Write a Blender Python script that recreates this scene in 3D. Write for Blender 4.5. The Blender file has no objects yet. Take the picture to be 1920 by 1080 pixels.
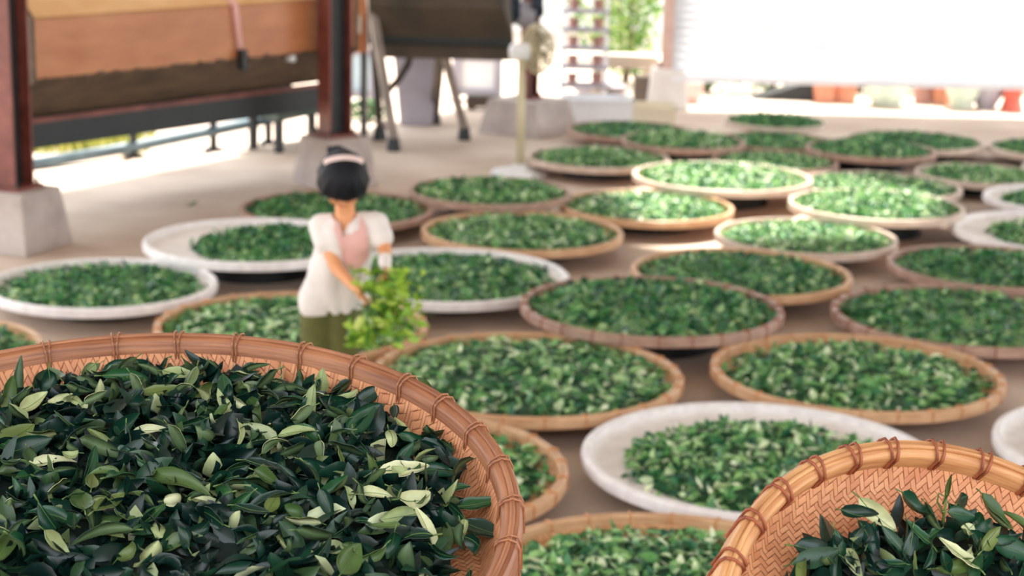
import bpy, bmesh, math, random
from mathutils import Vector as V, Matrix, Euler, noise
PI = math.pi
random.seed(7)
SC = bpy.context.scene
C = SC.collection
# ---------------------------------------------------------------- camera
F, PITCH, ROLL, CAMZ = 3296.6, 0.23295, 0.02419, 2.10
fw = V((0, math.cos(PITCH), -math.sin(PITCH))); rt = V((1, 0, 0)); up = rt.cross(fw)
rt2 = rt*math.cos(ROLL)+up*math.sin(ROLL); up2 = -rt*math.sin(ROLL)+up*math.cos(ROLL)
CP = V((0, 0, CAMZ))
def ray(px, py): return fw+rt2*((px-960)/F)-up2*((py-540)/F)
def at(px, py, Y):
    d = ray(px, py); return CP+d*(Y/d.y)
def flr(px, py, z=0.0):
    d = ray(px, py); return CP+d*((z-CAMZ)/d.z)
def prj(p):
    d = p-CP; k = d.dot(fw); return 960+F*d.dot(rt2)/k, 540-F*d.dot(up2)/k
cd = bpy.data.cameras.new('camera'); cam = bpy.data.objects.new('camera', cd); C.objects.link(cam)
cam.matrix_world = Matrix(((rt2.x, up2.x, -fw.x, 0), (rt2.y, up2.y, -fw.y, 0), (rt2.z, up2.z, -fw.z, CAMZ), (0, 0, 0, 1)))
cd.lens = F*36/1920; cd.sensor_width = 36; cd.clip_end = 200; cd.clip_start = .05
cd.dof.use_dof = True; cd.dof.focus_distance = 2.6; cd.dof.aperture_fstop = 4.9
SC.camera = cam
# ---------------------------------------------------------------- materials
class NT:
    def __init__(s, name):
        s.m = bpy.data.materials.new(name); s.m.use_nodes = True
        s.t = s.m.node_tree; s.b = s.t.nodes['Principled BSDF']
    def n(s, typ, **kw):
        nd = s.t.nodes.new(typ)
        for k, v in kw.items():
            if k.startswith('i_'): nd.inputs[int(k[2:])].default_value = v
            else: setattr(nd, k, v)
        return nd
    def l(s, a, b): s.t.links.new(a, b)
    def math(s, op, a, b=None):
        nd = s.n('ShaderNodeMath', operation=op)
        for i, x in enumerate((a, b)):
            if x is None: continue
            if isinstance(x, (int, float)): nd.inputs[i].default_value = x
            else: s.l(x, nd.inputs[i])
        return nd.outputs[0]
    def ramp(s, fac, stops, interp='LINEAR'):
        r = s.n('ShaderNodeValToRGB'); r.color_ramp.interpolation = interp
        e = r.color_ramp.elements
        while len(e) < len(stops): e.new(.5)
        for q, (p, c) in zip(e, stops): q.position = p; q.color = (*c, 1)
        s.l(fac, r.inputs[0]); return r.outputs[0]
def lin(r, g, b):
    return tuple(((x/255)/12.92 if x/255 <= .04045 else ((x/255+.055)/1.055)**2.4) for x in (r, g, b))
def mix(a, b, t): return tuple(x*(1-t)+y*t for x, y in zip(a, b))
def mat_noise(name, c1, c2, scale=8, rough=.6, bump=.0, stretch=(1, 1, 1), metal=0, detail=6, bscale=None):
    N = NT(name); tc = N.n('ShaderNodeTexCoord'); mp = N.n('ShaderNodeMapping'); mp.inputs['Scale'].default_value = stretch
    N.l(tc.outputs['Object'], mp.inputs[0])
    nz = N.n('ShaderNodeTexNoise'); nz.inputs['Scale'].default_value = scale; nz.inputs['Detail'].default_value = detail
    N.l(mp.outputs[0], nz.inputs['Vector'])
    N.l(N.ramp(nz.outputs['Fac'], [(.3, c1), (.7, c2)]), N.b.inputs['Base Color'])
    N.b.inputs['Roughness'].default_value = rough; N.b.inputs['Metallic'].default_value = metal
    if bump:
        n2 = nz
        if bscale:
            n2 = N.n('ShaderNodeTexNoise'); n2.inputs['Scale'].default_value = bscale; N.l(mp.outputs[0], n2.inputs['Vector'])
        bp = N.n('ShaderNodeBump'); bp.inputs['Strength'].default_value = bump; bp.inputs['Distance'].default_value = .01
        N.l(n2.outputs['Fac'], bp.inputs['Height']); N.l(bp.outputs[0], N.b.inputs['Normal'])
    return N.m
def mat_leaf(name, stops, rough=.42, island=True, trans=.0, spec=.5, v0=.55):
    N = NT(name)
    if island: src = N.n('ShaderNodeNewGeometry').outputs['Random Per Island']
    else: src = N.n('ShaderNodeObjectInfo').outputs['Random']
    col = N.ramp(src, stops)
    tc = N.n('ShaderNodeTexCoord'); nz = N.n('ShaderNodeTexNoise'); nz.inputs['Scale'].default_value = 45; N.l(tc.outputs['Object'], nz.inputs['Vector'])
    hs = N.n('ShaderNodeHueSaturation'); N.l(col, hs.inputs['Color'])
    N.l(N.math('ADD', N.math('MULTIPLY', nz.outputs['Fac'], .9), v0), hs.inputs['Value'])
    N.l(hs.outputs[0], N.b.inputs['Base Color'])
    N.b.inputs['Roughness'].default_value = rough
    N.b.inputs['Specular IOR Level'].default_value = spec
    if trans:
        N.b.inputs['Transmission Weight'].default_value = 0
        td = N.n('ShaderNodeBsdfTranslucent'); N.l(hs.outputs[0], td.inputs[0]); mx = N.n('ShaderNodeMixShader'); mx.inputs[0].default_value = trans
        out = [x for x in N.t.nodes if x.type == 'OUTPUT_MATERIAL'][0]
        N.l(N.b.outputs[0], mx.inputs[1]); N.l(td.outputs[0], mx.inputs[2]); N.l(mx.outputs[0], out.inputs[0])
    return N.m
def mat_weave(name, c1, c2, dark, w=.006):
    N = NT(name); tc = N.n('ShaderNodeTexCoord'); mp = N.n('ShaderNodeMapping')
    mp.inputs['Rotation'].default_value = (0, 0, .62); mp.inputs['Scale'].default_value = (1/w, 1/w, 1/w)
    N.l(tc.outputs['Object'], mp.inputs[0])
    sx = N.n('ShaderNodeSeparateXYZ'); N.l(mp.outputs[0], sx.inputs[0])
    u, v = sx.outputs[0], sx.outputs[1]
    fu, fv = N.math('FLOOR', u), N.math('FLOOR', v)
    s = N.math('FLOORED_MODULO', N.math('ADD', fu, fv), 4.0)
    over = N.math('LESS_THAN', s, 2.0)                       # twill: two over, two under
    ku = N.math('ABSOLUTE', N.math('SUBTRACT', N.math('FRACT', u), .5))
    kv = N.math('ABSOLUTE', N.math('SUBTRACT', N.math('FRACT', v), .5))
    inv = N.math('SUBTRACT', 1.0, over)
    edge = N.math('ADD', N.math('MULTIPLY', ku, over), N.math('MULTIPLY', kv, inv))
    hgt = N.math('SUBTRACT', 1.0, N.math('POWER', N.math('MULTIPLY', edge, 2.0), 5.0))
    # each strip its own tone
    wn = N.n('ShaderNodeTexWhiteNoise', noise_dimensions='2D'); cb = N.n('ShaderNodeCombineXYZ')
    N.l(N.math('MULTIPLY', fu, over), cb.inputs[0]); N.l(N.math('MULTIPLY', fv, inv), cb.inputs[1]); N.l(cb.outputs[0], wn.inputs[0])
    nz = N.n('ShaderNodeTexNoise'); nz.inputs['Scale'].default_value = 9; N.l(tc.outputs['Object'], nz.inputs['Vector'])
    tone = N.math('ADD', N.math('MULTIPLY', wn.outputs['Value'], .6), N.math('MULTIPLY', nz.outputs['Fac'], .5))
    col = N.ramp(tone, [(.1, c1), (.9, c2)])
    mx = N.n('ShaderNodeMix', data_type='RGBA'); mx.inputs[6].default_value = (*dark, 1)
    N.l(N.ramp(hgt, [(.25, (0, 0, 0)), (.7, (1, 1, 1))]), mx.inputs[0]); N.l(col, mx.inputs[7]); N.l(mx.outputs[2], N.b.inputs['Base Color'])
    bp = N.n('ShaderNodeBump'); bp.inputs['Strength'].default_value = .8; bp.inputs['Distance'].default_value = .002
    N.l(N.math('ADD', hgt, N.math('MULTIPLY', over, .25)), bp.inputs['Height']); N.l(bp.outputs[0], N.b.inputs['Normal'])
    N.b.inputs['Roughness'].default_value = .5
    return N.m
def mat_radial(name, c1, c2, rough=.45, groove=1.0):   # bamboo hoop: grain runs round the rim
    N = NT(name); tc = N.n('ShaderNodeTexCoord'); sx = N.n('ShaderNodeSeparateXYZ'); N.l(tc.outputs['Object'], sx.inputs[0])
    r = N.math('SQRT', N.math('ADD', N.math('MULTIPLY', sx.outputs[0], sx.outputs[0]), N.math('MULTIPLY', sx.outputs[1], sx.outputs[1])))
    th = N.math('ARCTAN2', sx.outputs[1], sx.outputs[0])
    cb = N.n('ShaderNodeCombineXYZ'); N.l(N.math('MULTIPLY', r, 160), cb.inputs[0]); N.l(N.math('MULTIPLY', th, 4), cb.inputs[1]); N.l(N.math('MULTIPLY', sx.outputs[2], 160), cb.inputs[2])
    nz = N.n('ShaderNodeTexNoise'); nz.inputs['Scale'].default_value = 1; nz.inputs['Detail'].default_value = 4; N.l(cb.outputs[0], nz.inputs['Vector'])
    n2 = N.n('ShaderNodeTexNoise'); n2.inputs['Scale'].default_value = 6; N.l(tc.outputs['Object'], n2.inputs['Vector'])
    f = N.math('ADD', N.math('MULTIPLY', nz.outputs['Fac'], .6), N.math('MULTIPLY', n2.outputs['Fac'], .4))
    N.l(N.ramp(f, [(.32, c1), (.66, c2)]), N.b.inputs['Base Color'])
    bp = N.n('ShaderNodeBump'); bp.inputs['Strength'].default_value = .5*groove; bp.inputs['Distance'].default_value = .002
    N.l(nz.outputs['Fac'], bp.inputs['Height']); N.l(bp.outputs[0], N.b.inputs['Normal'])
    N.b.inputs['Roughness'].default_value = rough
    return N.m
M = {}
M['concrete'] = mat_noise('concrete', lin(182, 160, 142), lin(216, 198, 182), 1.3, .8, .25, bscale=40, detail=9)
M['plinth'] = mat_noise('plinth_concrete', lin(165, 152, 146), lin(196, 184, 178), 5, .85, .3, bscale=60)
M['plinth_white'] = mat_noise('plinth_painted', lin(225, 215, 208), lin(240, 235, 230), 5, .8)
M['roof'] = mat_noise('unseen_roof_sheet', lin(150, 146, 140), lin(176, 172, 166), 3, .7)
M['shutter'] = mat_noise('shutter_white', lin(212, 214, 218), lin(224, 226, 230), 2, .4)
M['rim'] = mat_radial('bamboo_rim', lin(184, 134, 94), lin(226, 186, 146))
M['rimdark'] = mat_radial('bamboo_rim_weathered', lin(140, 104, 88), lin(196, 162, 144))
M['rimpale'] = mat_radial('bamboo_rim_pale', lin(186, 160, 142), lin(226, 208, 192))
M['rimwhite'] = mat_noise('painted_rim', lin(228, 220, 220), lin(246, 242, 240), 14, .5)
M['wall_w'] = mat_noise('painted_tray', lin(232, 222, 216), lin(246, 240, 236), 8, .6)
M['weave'] = mat_weave('woven_bamboo', lin(200, 138, 90), lin(238, 186, 134), lin(110, 60, 36), .012)
M['weave_near'] = mat_weave('woven_bamboo_fine', lin(200, 128, 88), lin(228, 162, 116), lin(150, 86, 56), .0075)
M['hoop'] = mat_radial('bamboo_hoop', lin(168, 106, 66), lin(222, 170, 116), .4)
M['hoop2'] = mat_radial('bamboo_hoop_reddish', lin(126, 72, 48), lin(190, 130, 92), .45)
M['cane'] = mat_noise('cane_tie', lin(110, 50, 34), lin(168, 92, 58), 60, .5)
M['cane2'] = mat_noise('cane_tie_light', lin(190, 120, 72), lin(225, 165, 110), 60, .5)
G = lambda *a: lin(*a)
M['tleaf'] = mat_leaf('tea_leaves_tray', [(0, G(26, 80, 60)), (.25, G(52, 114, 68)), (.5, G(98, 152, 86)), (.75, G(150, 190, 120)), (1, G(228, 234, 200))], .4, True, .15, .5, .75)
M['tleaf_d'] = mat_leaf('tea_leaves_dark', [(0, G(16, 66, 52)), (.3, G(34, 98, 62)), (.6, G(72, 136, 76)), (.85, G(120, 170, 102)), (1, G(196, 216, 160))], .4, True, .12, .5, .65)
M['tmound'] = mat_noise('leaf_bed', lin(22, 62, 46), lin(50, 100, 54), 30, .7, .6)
M['nleaf'] = mat_leaf('tea_leaves_near', [(0, G(8, 30, 30)), (.5, G(12, 44, 38)), (.8, G(28, 68, 46)), (.9, G(80, 102, 58)), (.94, G(160, 174, 118)), (1, G(210, 218, 176))], .35, True, .04)
M['nmound'] = mat_noise('leaf_bed_near', lin(6, 24, 24), lin(14, 40, 32), 30, .7, .5)
M['dark'] = mat_leaf('leaf_face_dark', [(0, G(12, 44, 38)), (.6, G(24, 70, 48)), (1, G(44, 92, 52))], .3, False, .04)
M['mid'] = mat_leaf('leaf_face_olive', [(0, G(60, 92, 46)), (.5, G(84, 108, 54)), (1, G(112, 126, 66))], .38, False, .06)
M['pale'] = mat_leaf('leaf_underside_pale', [(0, G(146, 164, 110)), (.5, G(184, 194, 138)), (1, G(220, 222, 178))], .5, False, .08)
M['under'] = mat_leaf('leaf_underside', [(0, G(66, 92, 60)), (1, G(100, 122, 78))], .5, False, .05)
M['stem'] = mat_noise('leaf_stem', lin(74, 104, 52), lin(112, 136, 72), 30, .5)
M['bunch'] = mat_leaf('fresh_shoots', [(0, G(60, 120, 40)), (.3, G(130, 176, 52)), (.75, G(178, 208, 76)), (1, G(222, 232, 140))], .45, True, .25)
M['steel'] = mat_noise('red_oxide_steel', lin(96, 44, 36), lin(138, 76, 66), 7, .45, .1)
M['steel_dark'] = mat_noise('dark_steel', lin(24, 30, 34), lin(44, 44, 46), 6, .5)
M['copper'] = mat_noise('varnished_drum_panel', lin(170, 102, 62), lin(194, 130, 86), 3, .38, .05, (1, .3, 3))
M['copper_lit'] = mat_noise('drum_panel_lit', lin(214, 164, 110), lin(232, 190, 140), 3, .4, .05, (1, .3, 3))
M['olive'] = mat_noise('dusty_shaded_panel', lin(74, 60, 48), lin(108, 86, 66), 5, .6, .1, (1, .4, 4))
M['drumdark'] = mat_noise('dark_drum', lin(52, 46, 38), lin(84, 68, 54), 3, .6, .1)
M['drumblack'] = mat_noise('black_beam', lin(22, 30, 34), lin(36, 42, 44), 4, .5)
M['legm'] = mat_noise('grey_leg', lin(120, 108, 100), lin(160, 146, 136), 5, .6)
M['grey'] = mat_noise('grey_plastic', lin(150, 146, 158), lin(176, 172, 182), 2, .6)
M['bluegrey'] = mat_noise('blue_grey_pipe', lin(70, 92, 104), lin(110, 132, 142), 5, .5)
M['white'] = mat_noise('white_plastic', lin(226, 226, 230), lin(242, 242, 244), 3, .5)
M['cream'] = mat_noise('cream_metal', lin(196, 184, 150), lin(214, 204, 172), 5, .45)
M['plaster'] = mat_noise('plaster', lin(222, 222, 216), lin(238, 238, 234), 2, .8)
M['paleblue'] = mat_noise('pale_blue_paint', lin(168, 196, 212), lin(196, 216, 226), 2, .5)
M['terra'] = mat_noise('terracotta', lin(206, 132, 104), lin(226, 160, 132), 6, .7)
M['brownpot'] = mat_noise('brown_pot', lin(160, 112, 104), lin(190, 146, 138), 6, .6)
M['red'] = mat_noise('red_glaze', lin(196, 84, 70), lin(216, 112, 94), 6, .5)
M['celadon'] = mat_noise('celadon', lin(186, 206, 190), lin(214, 226, 212), 6, .4)
M['navy'] = mat_noise('navy_paint', lin(16, 30, 50), lin(30, 48, 70), 5, .4)
M['sand'] = mat_noise('beige_stone', lin(208, 192, 172), lin(226, 214, 198), 4, .8)
M['brownbox'] = mat_noise('brown_board', lin(120, 104, 92), lin(144, 128, 114), 4, .8)
M['bush'] = mat_leaf('bush_leaves', [(0, G(70, 120, 50)), (.5, G(120, 160, 74)), (1, G(186, 206, 120))], .5, True, .3)
M['hedge'] = mat_leaf('hedge_leaves', [(0, G(40, 84, 54)), (.5, G(80, 130, 84)), (1, G(140, 176, 120))], .5, True, .2)
M['grass'] = mat_leaf('dry_grass', [(0, G(120, 136, 60)), (.5, G(170, 172, 84)), (1, G(200, 196, 110))], .6, True, .2)
M['skin'] = mat_noise('skin', lin(224, 152, 104), lin(234, 168, 120), 6, .5)
M['hair'] = mat_noise('black_hair', lin(12, 14, 20), lin(26, 28, 36), 40, .55, .5, (1, 1, .15))
M['pink'] = mat_noise('pink_cloth', lin(226, 170, 164), lin(236, 188, 180), 10, .8)
M['hairsheen'] = mat_noise('pale_hair_sheen', lin(232, 206, 202), lin(240, 220, 216), 10, .8)
M['blouse'] = mat_noise('white_cloth', lin(228, 218, 214), lin(242, 236, 232), 8, .85, .2)
M['olivecloth'] = mat_noise('olive_cloth', lin(82, 84, 40), lin(98, 98, 50), 12, .9, .2)
M['lips'] = mat_noise('lips', lin(180, 100, 88), lin(190, 108, 94), 10, .5)
M['hair'].node_tree.nodes['Principled BSDF'].inputs['Specular IOR Level'].default_value = .22
M['shoe'] = mat_noise('shoe', lin(60, 50, 46), lin(76, 64, 58), 10, .6)
M['bamboo'] = mat_noise('bamboo_pole', lin(170, 130, 84), lin(200, 164, 112), 8, .5)
# ---------------------------------------------------------------- mesh helpers
def finish(name, bm, mats, parent=None, smooth=True, org=None, sharp=None):
    me = bpy.data.meshes.new(name)
    if org is not None: bmesh.ops.translate(bm, verts=bm.verts, vec=-V(org))
    bm.to_mesh(me); bm.free()
    for m in (mats if isinstance(mats, (list, tuple)) else [mats]): me.materials.append(M[m] if isinstance(m, str) else m)
    me.polygons.foreach_set('use_smooth', [smooth]*len(me.polygons))
    if smooth and sharp: me.set_sharp_from_angle(angle=math.radians(sharp))
    o = bpy.data.objects.new(name, me); C.objects.link(o)
    if parent is not None: o.parent = parent
    elif org is not None: o.location = org
    return o
def tag(o, label, cat, group=None, kind=None):
    o['label'] = label; o['category'] = cat
    if group: o['group'] = group
    if kind: o['kind'] = kind
    return o
def thing(name, label, cat, loc=(0, 0, 0), group=None, rot=None):
    o = bpy.data.objects.new(name, None); C.objects.link(o); o.location = loc; o.empty_display_size = .05
    if rot is not None: o.rotation_euler = rot
    return tag(o, label, cat, group)
def struct(o): o['kind'] = 'structure'; return o
def box(bm, c, s, mi=0, R=None, bev=0, taper=1.0):
    r = bmesh.ops.create_cube(bm, size=1); vs = r['verts']
    for v in vs:
        k = taper if v.co.z > 0 else 1
        v.co = V((v.co.x*s[0]*k, v.co.y*s[1]*k, v.co.z*s[2]))
    if bev:
        es = list({e for v in vs for e in v.link_edges})
        rb = bmesh.ops.bevel(bm, geom=es, offset=bev, segments=2, affect='EDGES', profile=.7)
        vs = list({v for f in rb['faces'] for v in f.verts} | {v for v in vs if v.is_valid})
        st = set(vs); 
        for v in list(st):
            for e in v.link_edges: st.add(e.other_vert(v))
        vs = list(st)
    if R is not None:
        for v in vs: v.co = R @ v.co
    for v in vs: v.co += V(c)
    for f in {f for v in vs for f in v.link_faces}: f.material_index = mi
    return vs
def tube(bm, pts, rad, n=8, mi=0, cap=True, closed=False, flat=None):
    pts = [V(p) for p in pts]; k = len(pts); rings = []; prev = None
    for i, p in enumerate(pts):
        if closed: t = pts[(i+1) % k]-pts[i-1]
        else: t = pts[min(i+1, k-1)]-pts[max(i-1, 0)]
        t = t.normalized() if t.length > 1e-9 else V((0, 0, 1))
        if prev is None:
            a = t.cross(V((0, 0, 1)))
            if a.length < .1: a = t.cross(V((0, 1, 0)))
            a.normalize()
        else:
            a = prev-t*prev.dot(t); a.normalize()
        prev = a; b = t.cross(a); r = rad[i] if isinstance(rad, (list, tuple)) else rad
        rings.append([bm.verts.new(p+(a*math.cos(2*PI*j/n)+b*math.sin(2*PI*j/n))*r) for j in range(n)])
    for i in range(k if closed else k-1):
        A, B = rings[i], rings[(i+1) % k]
        for j in range(n):
            f = bm.faces.new((A[j], A[(j+1) % n], B[(j+1) % n], B[j])); f.material_index = mi
    if cap and not closed:
        f = bm.faces.new(rings[0][::-1]); f.material_index = mi
        f = bm.faces.new(rings[-1]); f.material_index = mi
def lathe(bm, prof, n=48, c=(0, 0, 0), mi=0, closed=False, wob=0):
    rings = []
    for (r, z) in prof:
        if r < 1e-6: rings.append([bm.verts.new((c[0], c[1], c[2]+z))])
        else: rings.append([bm.verts.new((c[0]+r*math.cos(2*PI*j/n), c[1]+r*math.sin(2*PI*j/n), c[2]+z)) for j in range(n)])
    m = len(prof)
    for i in range(m if closed else m-1):
        A, B = rings[i], rings[(i+1) % m]
        for j in range(n):
            a, b = A[j % len(A)], A[(j+1) % len(A)]; cc, d = B[(j+1) % len(B)], B[j % len(B)]
            q = []
            for v in (a, b, cc, d):
                if v not in q: q.append(v)
            if len(q) > 2:
                try: f = bm.faces.new(q); f.material_index = mi
                except ValueError: pass
def blob(bm, c, r, seg=16, R=None, mi=0):
    ret = bmesh.ops.create_uvsphere(bm, u_segments=seg, v_segments=max(6, seg//2+2), radius=1)
    for v in ret['verts']:
        v.co = V((v.co.x*r[0], v.co.y*r[1], v.co.z*r[2]))
        if R is not None: v.co = R @ v.co
        v.co += V(c)
    for f in {f for v in ret['verts'] for f in v.link_faces}: f.material_index = mi
    return ret['verts']
def cap(bm, a, b, ra, rb, n=14):
    a, b = V(a), V(b); d = (b-a); L = d.length; d = d/L
    pts, rs = [], []
    for t in (-1, -.87, -.5): pts.append(a+d*ra*t); rs.append(ra*math.sqrt(max(0.0004, 1-t*t)))
    for i in range(5): t = i/4; pts.append(a+(b-a)*t); rs.append(ra*(1-t)+rb*t)
    for t in (.5, .87, 1): pts.append(b+d*rb*t); rs.append(rb*math.sqrt(max(0.0004, 1-t*t)))
    tube(bm, pts, rs, n)
def remeshed(name, bm, vox, mat, parent, org, it=6, fac=.5):
    o = finish(name, bm, mat, parent, True, org)
    m = o.modifiers.new('r', 'REMESH'); m.mode = 'VOXEL'; m.voxel_size = vox; m.use_smooth_shade = True
    s = o.modifiers.new('s', 'SMOOTH'); s.iterations = it; s.factor = fac
    dg = bpy.context.evaluated_depsgraph_get(); dg.update()
    me = bpy.data.meshes.new_from_object(o.evaluated_get(dg)); o.modifiers.clear(); o.data = me
    if not me.materials: me.materials.append(M[mat])
    me.polygons.foreach_set('use_smooth', [True]*len(me.polygons))
    return o
def leaf(bm, Mx, L, W, curl=.5, fold=.4, nseg=5, mi=0, twist=0, petiole=0, double=False, mi2=1, wave=0):
    """one tea leaf: pointed oval blade folded along the midrib, curling over its length"""
    rows = []; ph = 0; x = z = 0.0; seg = L/nseg
    for i in range(nseg+1):
        t = i/nseg; w = W*.5*(math.sin(PI*min(1, t*.93+.045)**.82))**.85 if 0 < t < 1 else W*.03
        a = curl*(t-.5)
        if i: x += seg*math.cos(a); z += seg*math.sin(a)
        tw = twist*(t-.5); row = []
        for s in ((-1, -.5, 0, .5, 1) if double else (-1, 0, 1)):
            y = w*s; h = abs(y)*fold + (wave*math.sin(t*15+s*2)*w*.25*abs(s) if wave else 0)
            row.append(V((x, y*math.cos(tw)-h*math.sin(tw), z+h*math.cos(tw)+y*math.sin(tw))))
        rows.append(row)
    mid = rows[nseg//2][len(rows[0])//2].copy()
    def skin(off, flip, m):
        vv = [[bm.verts.new(Mx @ (p-mid+V((0, 0, off)))) for p in r] for r in rows]
        for i in range(nseg):
            for j in range(len(vv[0])-1):
                q = (vv[i][j], vv[i+1][j], vv[i+1][j+1], vv[i][j+1]); f = bm.faces.new(q[::-1] if flip else q); f.material_index = m
        return vv
    if double:
        A = skin(.0006, True, mi); B = skin(-.0006, False, mi2)
        n = len(A[0])-1
        for i in range(nseg):
            for j, fl in ((0, 0), (n, 1)):
                q = (A[i][j], A[i+1][j], B[i+1][j], B[i][j]); f = bm.faces.new(q if fl else q[::-1]); f.material_index = mi
        # midrib and stalk
        mr = [Mx @ (rows[i][n//2]-mid+V((0, 0, .0012))) for i in range(nseg+1)]
        tube(bm, mr, [.0006*(1-.7*i/nseg) for i in range(nseg+1)], 5, 2)
    else:
        skin(0, False, mi)
    if petiole:
        p0 = rows[0][len(rows[0])//2]-mid
        tube(bm, [Mx @ (p0+V((-petiole, 0, -petiole*.25))), Mx @ (p0+V((-petiole*.5, 0, -.001))), Mx @ p0], [.0011, .001, .0008], 5, 2 if double else mi)
def rndM(p, tilt=.6, yaw=None, flip=False):
    yaw = random.uniform(0, 2*PI) if yaw is None else yaw
    R = Matrix.Rotation(random.gauss(0, tilt), 4, 'X') @ Matrix.Rotation(random.gauss(0, tilt), 4, 'Y')
    if flip: R = Matrix.Rotation(PI, 4, 'X') @ R
    return Matrix.Translation(p) @ Matrix.Rotation(yaw, 4, 'Z') @ R
# ---------------------------------------------------------------- setting: floor, roof, shutter
def slab(name, poly, z0, z1, mat, hole=None):
    bm = bmesh.new()
    def loop(pl):
        vs = [bm.verts.new((x, y, z0)) for x, y in pl]; return [bm.edges.new((vs[i], vs[(i+1) % len(vs)])) for i in range(len(vs))]
    es = loop(poly)
    if hole:
        for h in hole: es += loop(h)
    bmesh.ops.triangle_fill(bm, edges=es, use_beauty=True, normal=(0, 0, 1))
    r = bmesh.ops.extrude_face_region(bm, geom=list(bm.faces))
    for v in [g for g in r['geom'] if isinstance(g, bmesh.types.BMVert)]: v.co.z = z1
    bmesh.ops.recalc_face_normals(bm, faces=bm.faces)
    return finish(name, bm, mat, None, False)
struct(slab('floor', [(-40, -8), (40, -8), (40, 60), (-40, 60)], -.2, 0, 'concrete'))
SUN_EL, SUN_AZ = math.radians(63), math.radians(8)     # azimuth: from +Y towards +X
RH = 4.1
so = V((math.sin(SUN_AZ), math.cos(SUN_AZ)))*(RH/math.tan(SUN_EL))
def up_(pts): return [(x+so.x, y+so.y) for x, y in pts]
roof_sh = [(-3.1-.49*14, 11.07-.87*14), (-3.1, 11.07), (-1.58, 13.75), (.1, 16.9), (1.42, 16.4), (1.5, 15.3), (4.38, 14.8), (11, 11.5), (11, -1.9), (-10.9, -1.9)]
patch = [(.75, 10.0), (1.3, 9.55), (2.35, 9.75), (2.75, 11.2), (1.9, 12.25), (1.0, 12.3), (.55, 11.3)]
struct(slab('unseen_roof', up_(roof_sh), RH, RH+.12, 'roof', [up_(patch)]))  # unseen roof; outline and hole shaped to place sun and shade
bm = bmesh.new(); Ysh = 16.15; zb = at(1600, 152, Ysh).z; x0, x1 = at(1262, 100, Ysh).x, 9.0; ns = 60; prev = None
for i in range(ns*4+1):
    z = zb+i*.018; y = Ysh+(.0, .012, .018, .004)[i % 4]
    a, b = bm.verts.new((x0, y, z)), bm.verts.new((x1, y, z))
    if prev: bm.faces.new((prev[0], prev[1], b, a))
    prev = (a, b)
bmesh.ops.solidify(bm, geom=list(bm.faces), thickness=-.02)
sh = thing('roller_shutter', 'white ribbed roller shutter, half lowered above the garden pots', 'shutter', (x0, Ysh, 0))
finish('curtain', bm, 'shutter', sh, False, (x0, Ysh, 0))
bm = bmesh.new(); box(bm, ((x0+x1)/2, Ysh, zb-.02), (x1-x0, .05, .05), bev=.008); finish('bottom_bar', bm, 'white', sh, False, (x0, Ysh, 0))
# ---------------------------------------------------------------- steel columns on plinths
def column(p, w, ang, zp, lab, cat='column', pw=.34, mat='plinth', d=.16, h=RH, sm='steel'):
    t = thing('steel_column', lab, cat, (p[0], p[1], 0), None, (0, 0, ang))
    bm = bmesh.new(); box(bm, (0, 0, zp/2), (pw*1.25, pw*1.25, zp), bev=.012, taper=.8); finish('plinth', bm, mat, t, False)
    bm = bmesh.new()
    box(bm, (0, 0, (zp+h)/2), (.012, d*.92, h-zp), 1)
    for s in (-1, 1): box(bm, (0, s*d*.48, (zp+h)/2), (w, .014, h-zp))
    box(bm, (0, 0, zp+.01), (w*1.5, d*1.4, .02)); finish('steel_section', bm, [sm, 'steel_dark'], t, False)
    bm = bmesh.new()
    for sx in (-1, 1):
        for sy in (-1, 1): tube(bm, [(sx*w*.6, sy*d*.55, zp+.015), (sx*w*.6, sy*d*.55, zp+.05)], .011, 6)
    finish('anchor_bolts', bm, 'steel_dark', t, False)
    return t
pa = flr(30, 462); column((pa.x, pa.y), .15, -.35, .33, 'red-brown steel column at the left edge of the photo on a concrete plinth', pw=.36, d=.17)
pb = flr(628, 345); column((pb.x, pb.y), .15, -.9, .33, 'red-brown steel column behind the girl, at the right end of the orange drum', pw=.34, d=.17)
pc = flr(990, 248); column((pc.x, pc.y), .10, -.6, .28, 'steel column behind the pedestal fan on a grey concrete plinth', pw=.48, d=.12)
pd = flr(1250, 200); column((pd.x, pd.y), .13, 0, .36, 'pinkish brown steel column at the left end of the white shutter', pw=.3, mat='plinth_white', d=.12, sm=mat_noise('pink_steel', lin(206, 168, 154), lin(226, 192, 178), 6, .5))
# ---------------------------------------------------------------- orange octagonal drum machine
A0, B0 = V((pa.x, pa.y, 0)), V((pb.x, pb.y, 0)); ax = (B0-A0).normalized(); ln = (B0-A0).length
ang = math.atan2(ax.y, ax.x); mid = (A0+B0)/2
dm = thing('tumbling_drum', 'big orange-brown octagonal drum slung between two red-brown columns at left', 'machine', (mid.x, mid.y, 0), None, (0, 0, ang))
ap = .42; cz = 1.06; oy = 0; BK = .56
nrm_ = V((-ax.y, ax.x, 0)); base = mid+nrm_*BK
def endx(px, z):                                       # where along the drum face a pixel column falls
    lo, hi = -3, 3
    for _ in range(40):
        m_ = (lo+hi)/2; q = base+ax*m_-nrm_*ap+V((0, 0, z))
        if prj(q)[0] < px: lo = m_
        else: hi = m_
    return lo
e0, e1 = endx(58, cz), endx(668, cz); hl = (e1-e0)/2; base = base+ax*((e0+e1)/2); dm.location = (base.x, base.y, 0)
def octpt(k, r=ap): a = PI/8+k*PI/4; R = r/math.cos(PI/8); return (R*math.sin(a), R*math.cos(a))   # (y,z)
names = {}
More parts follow.
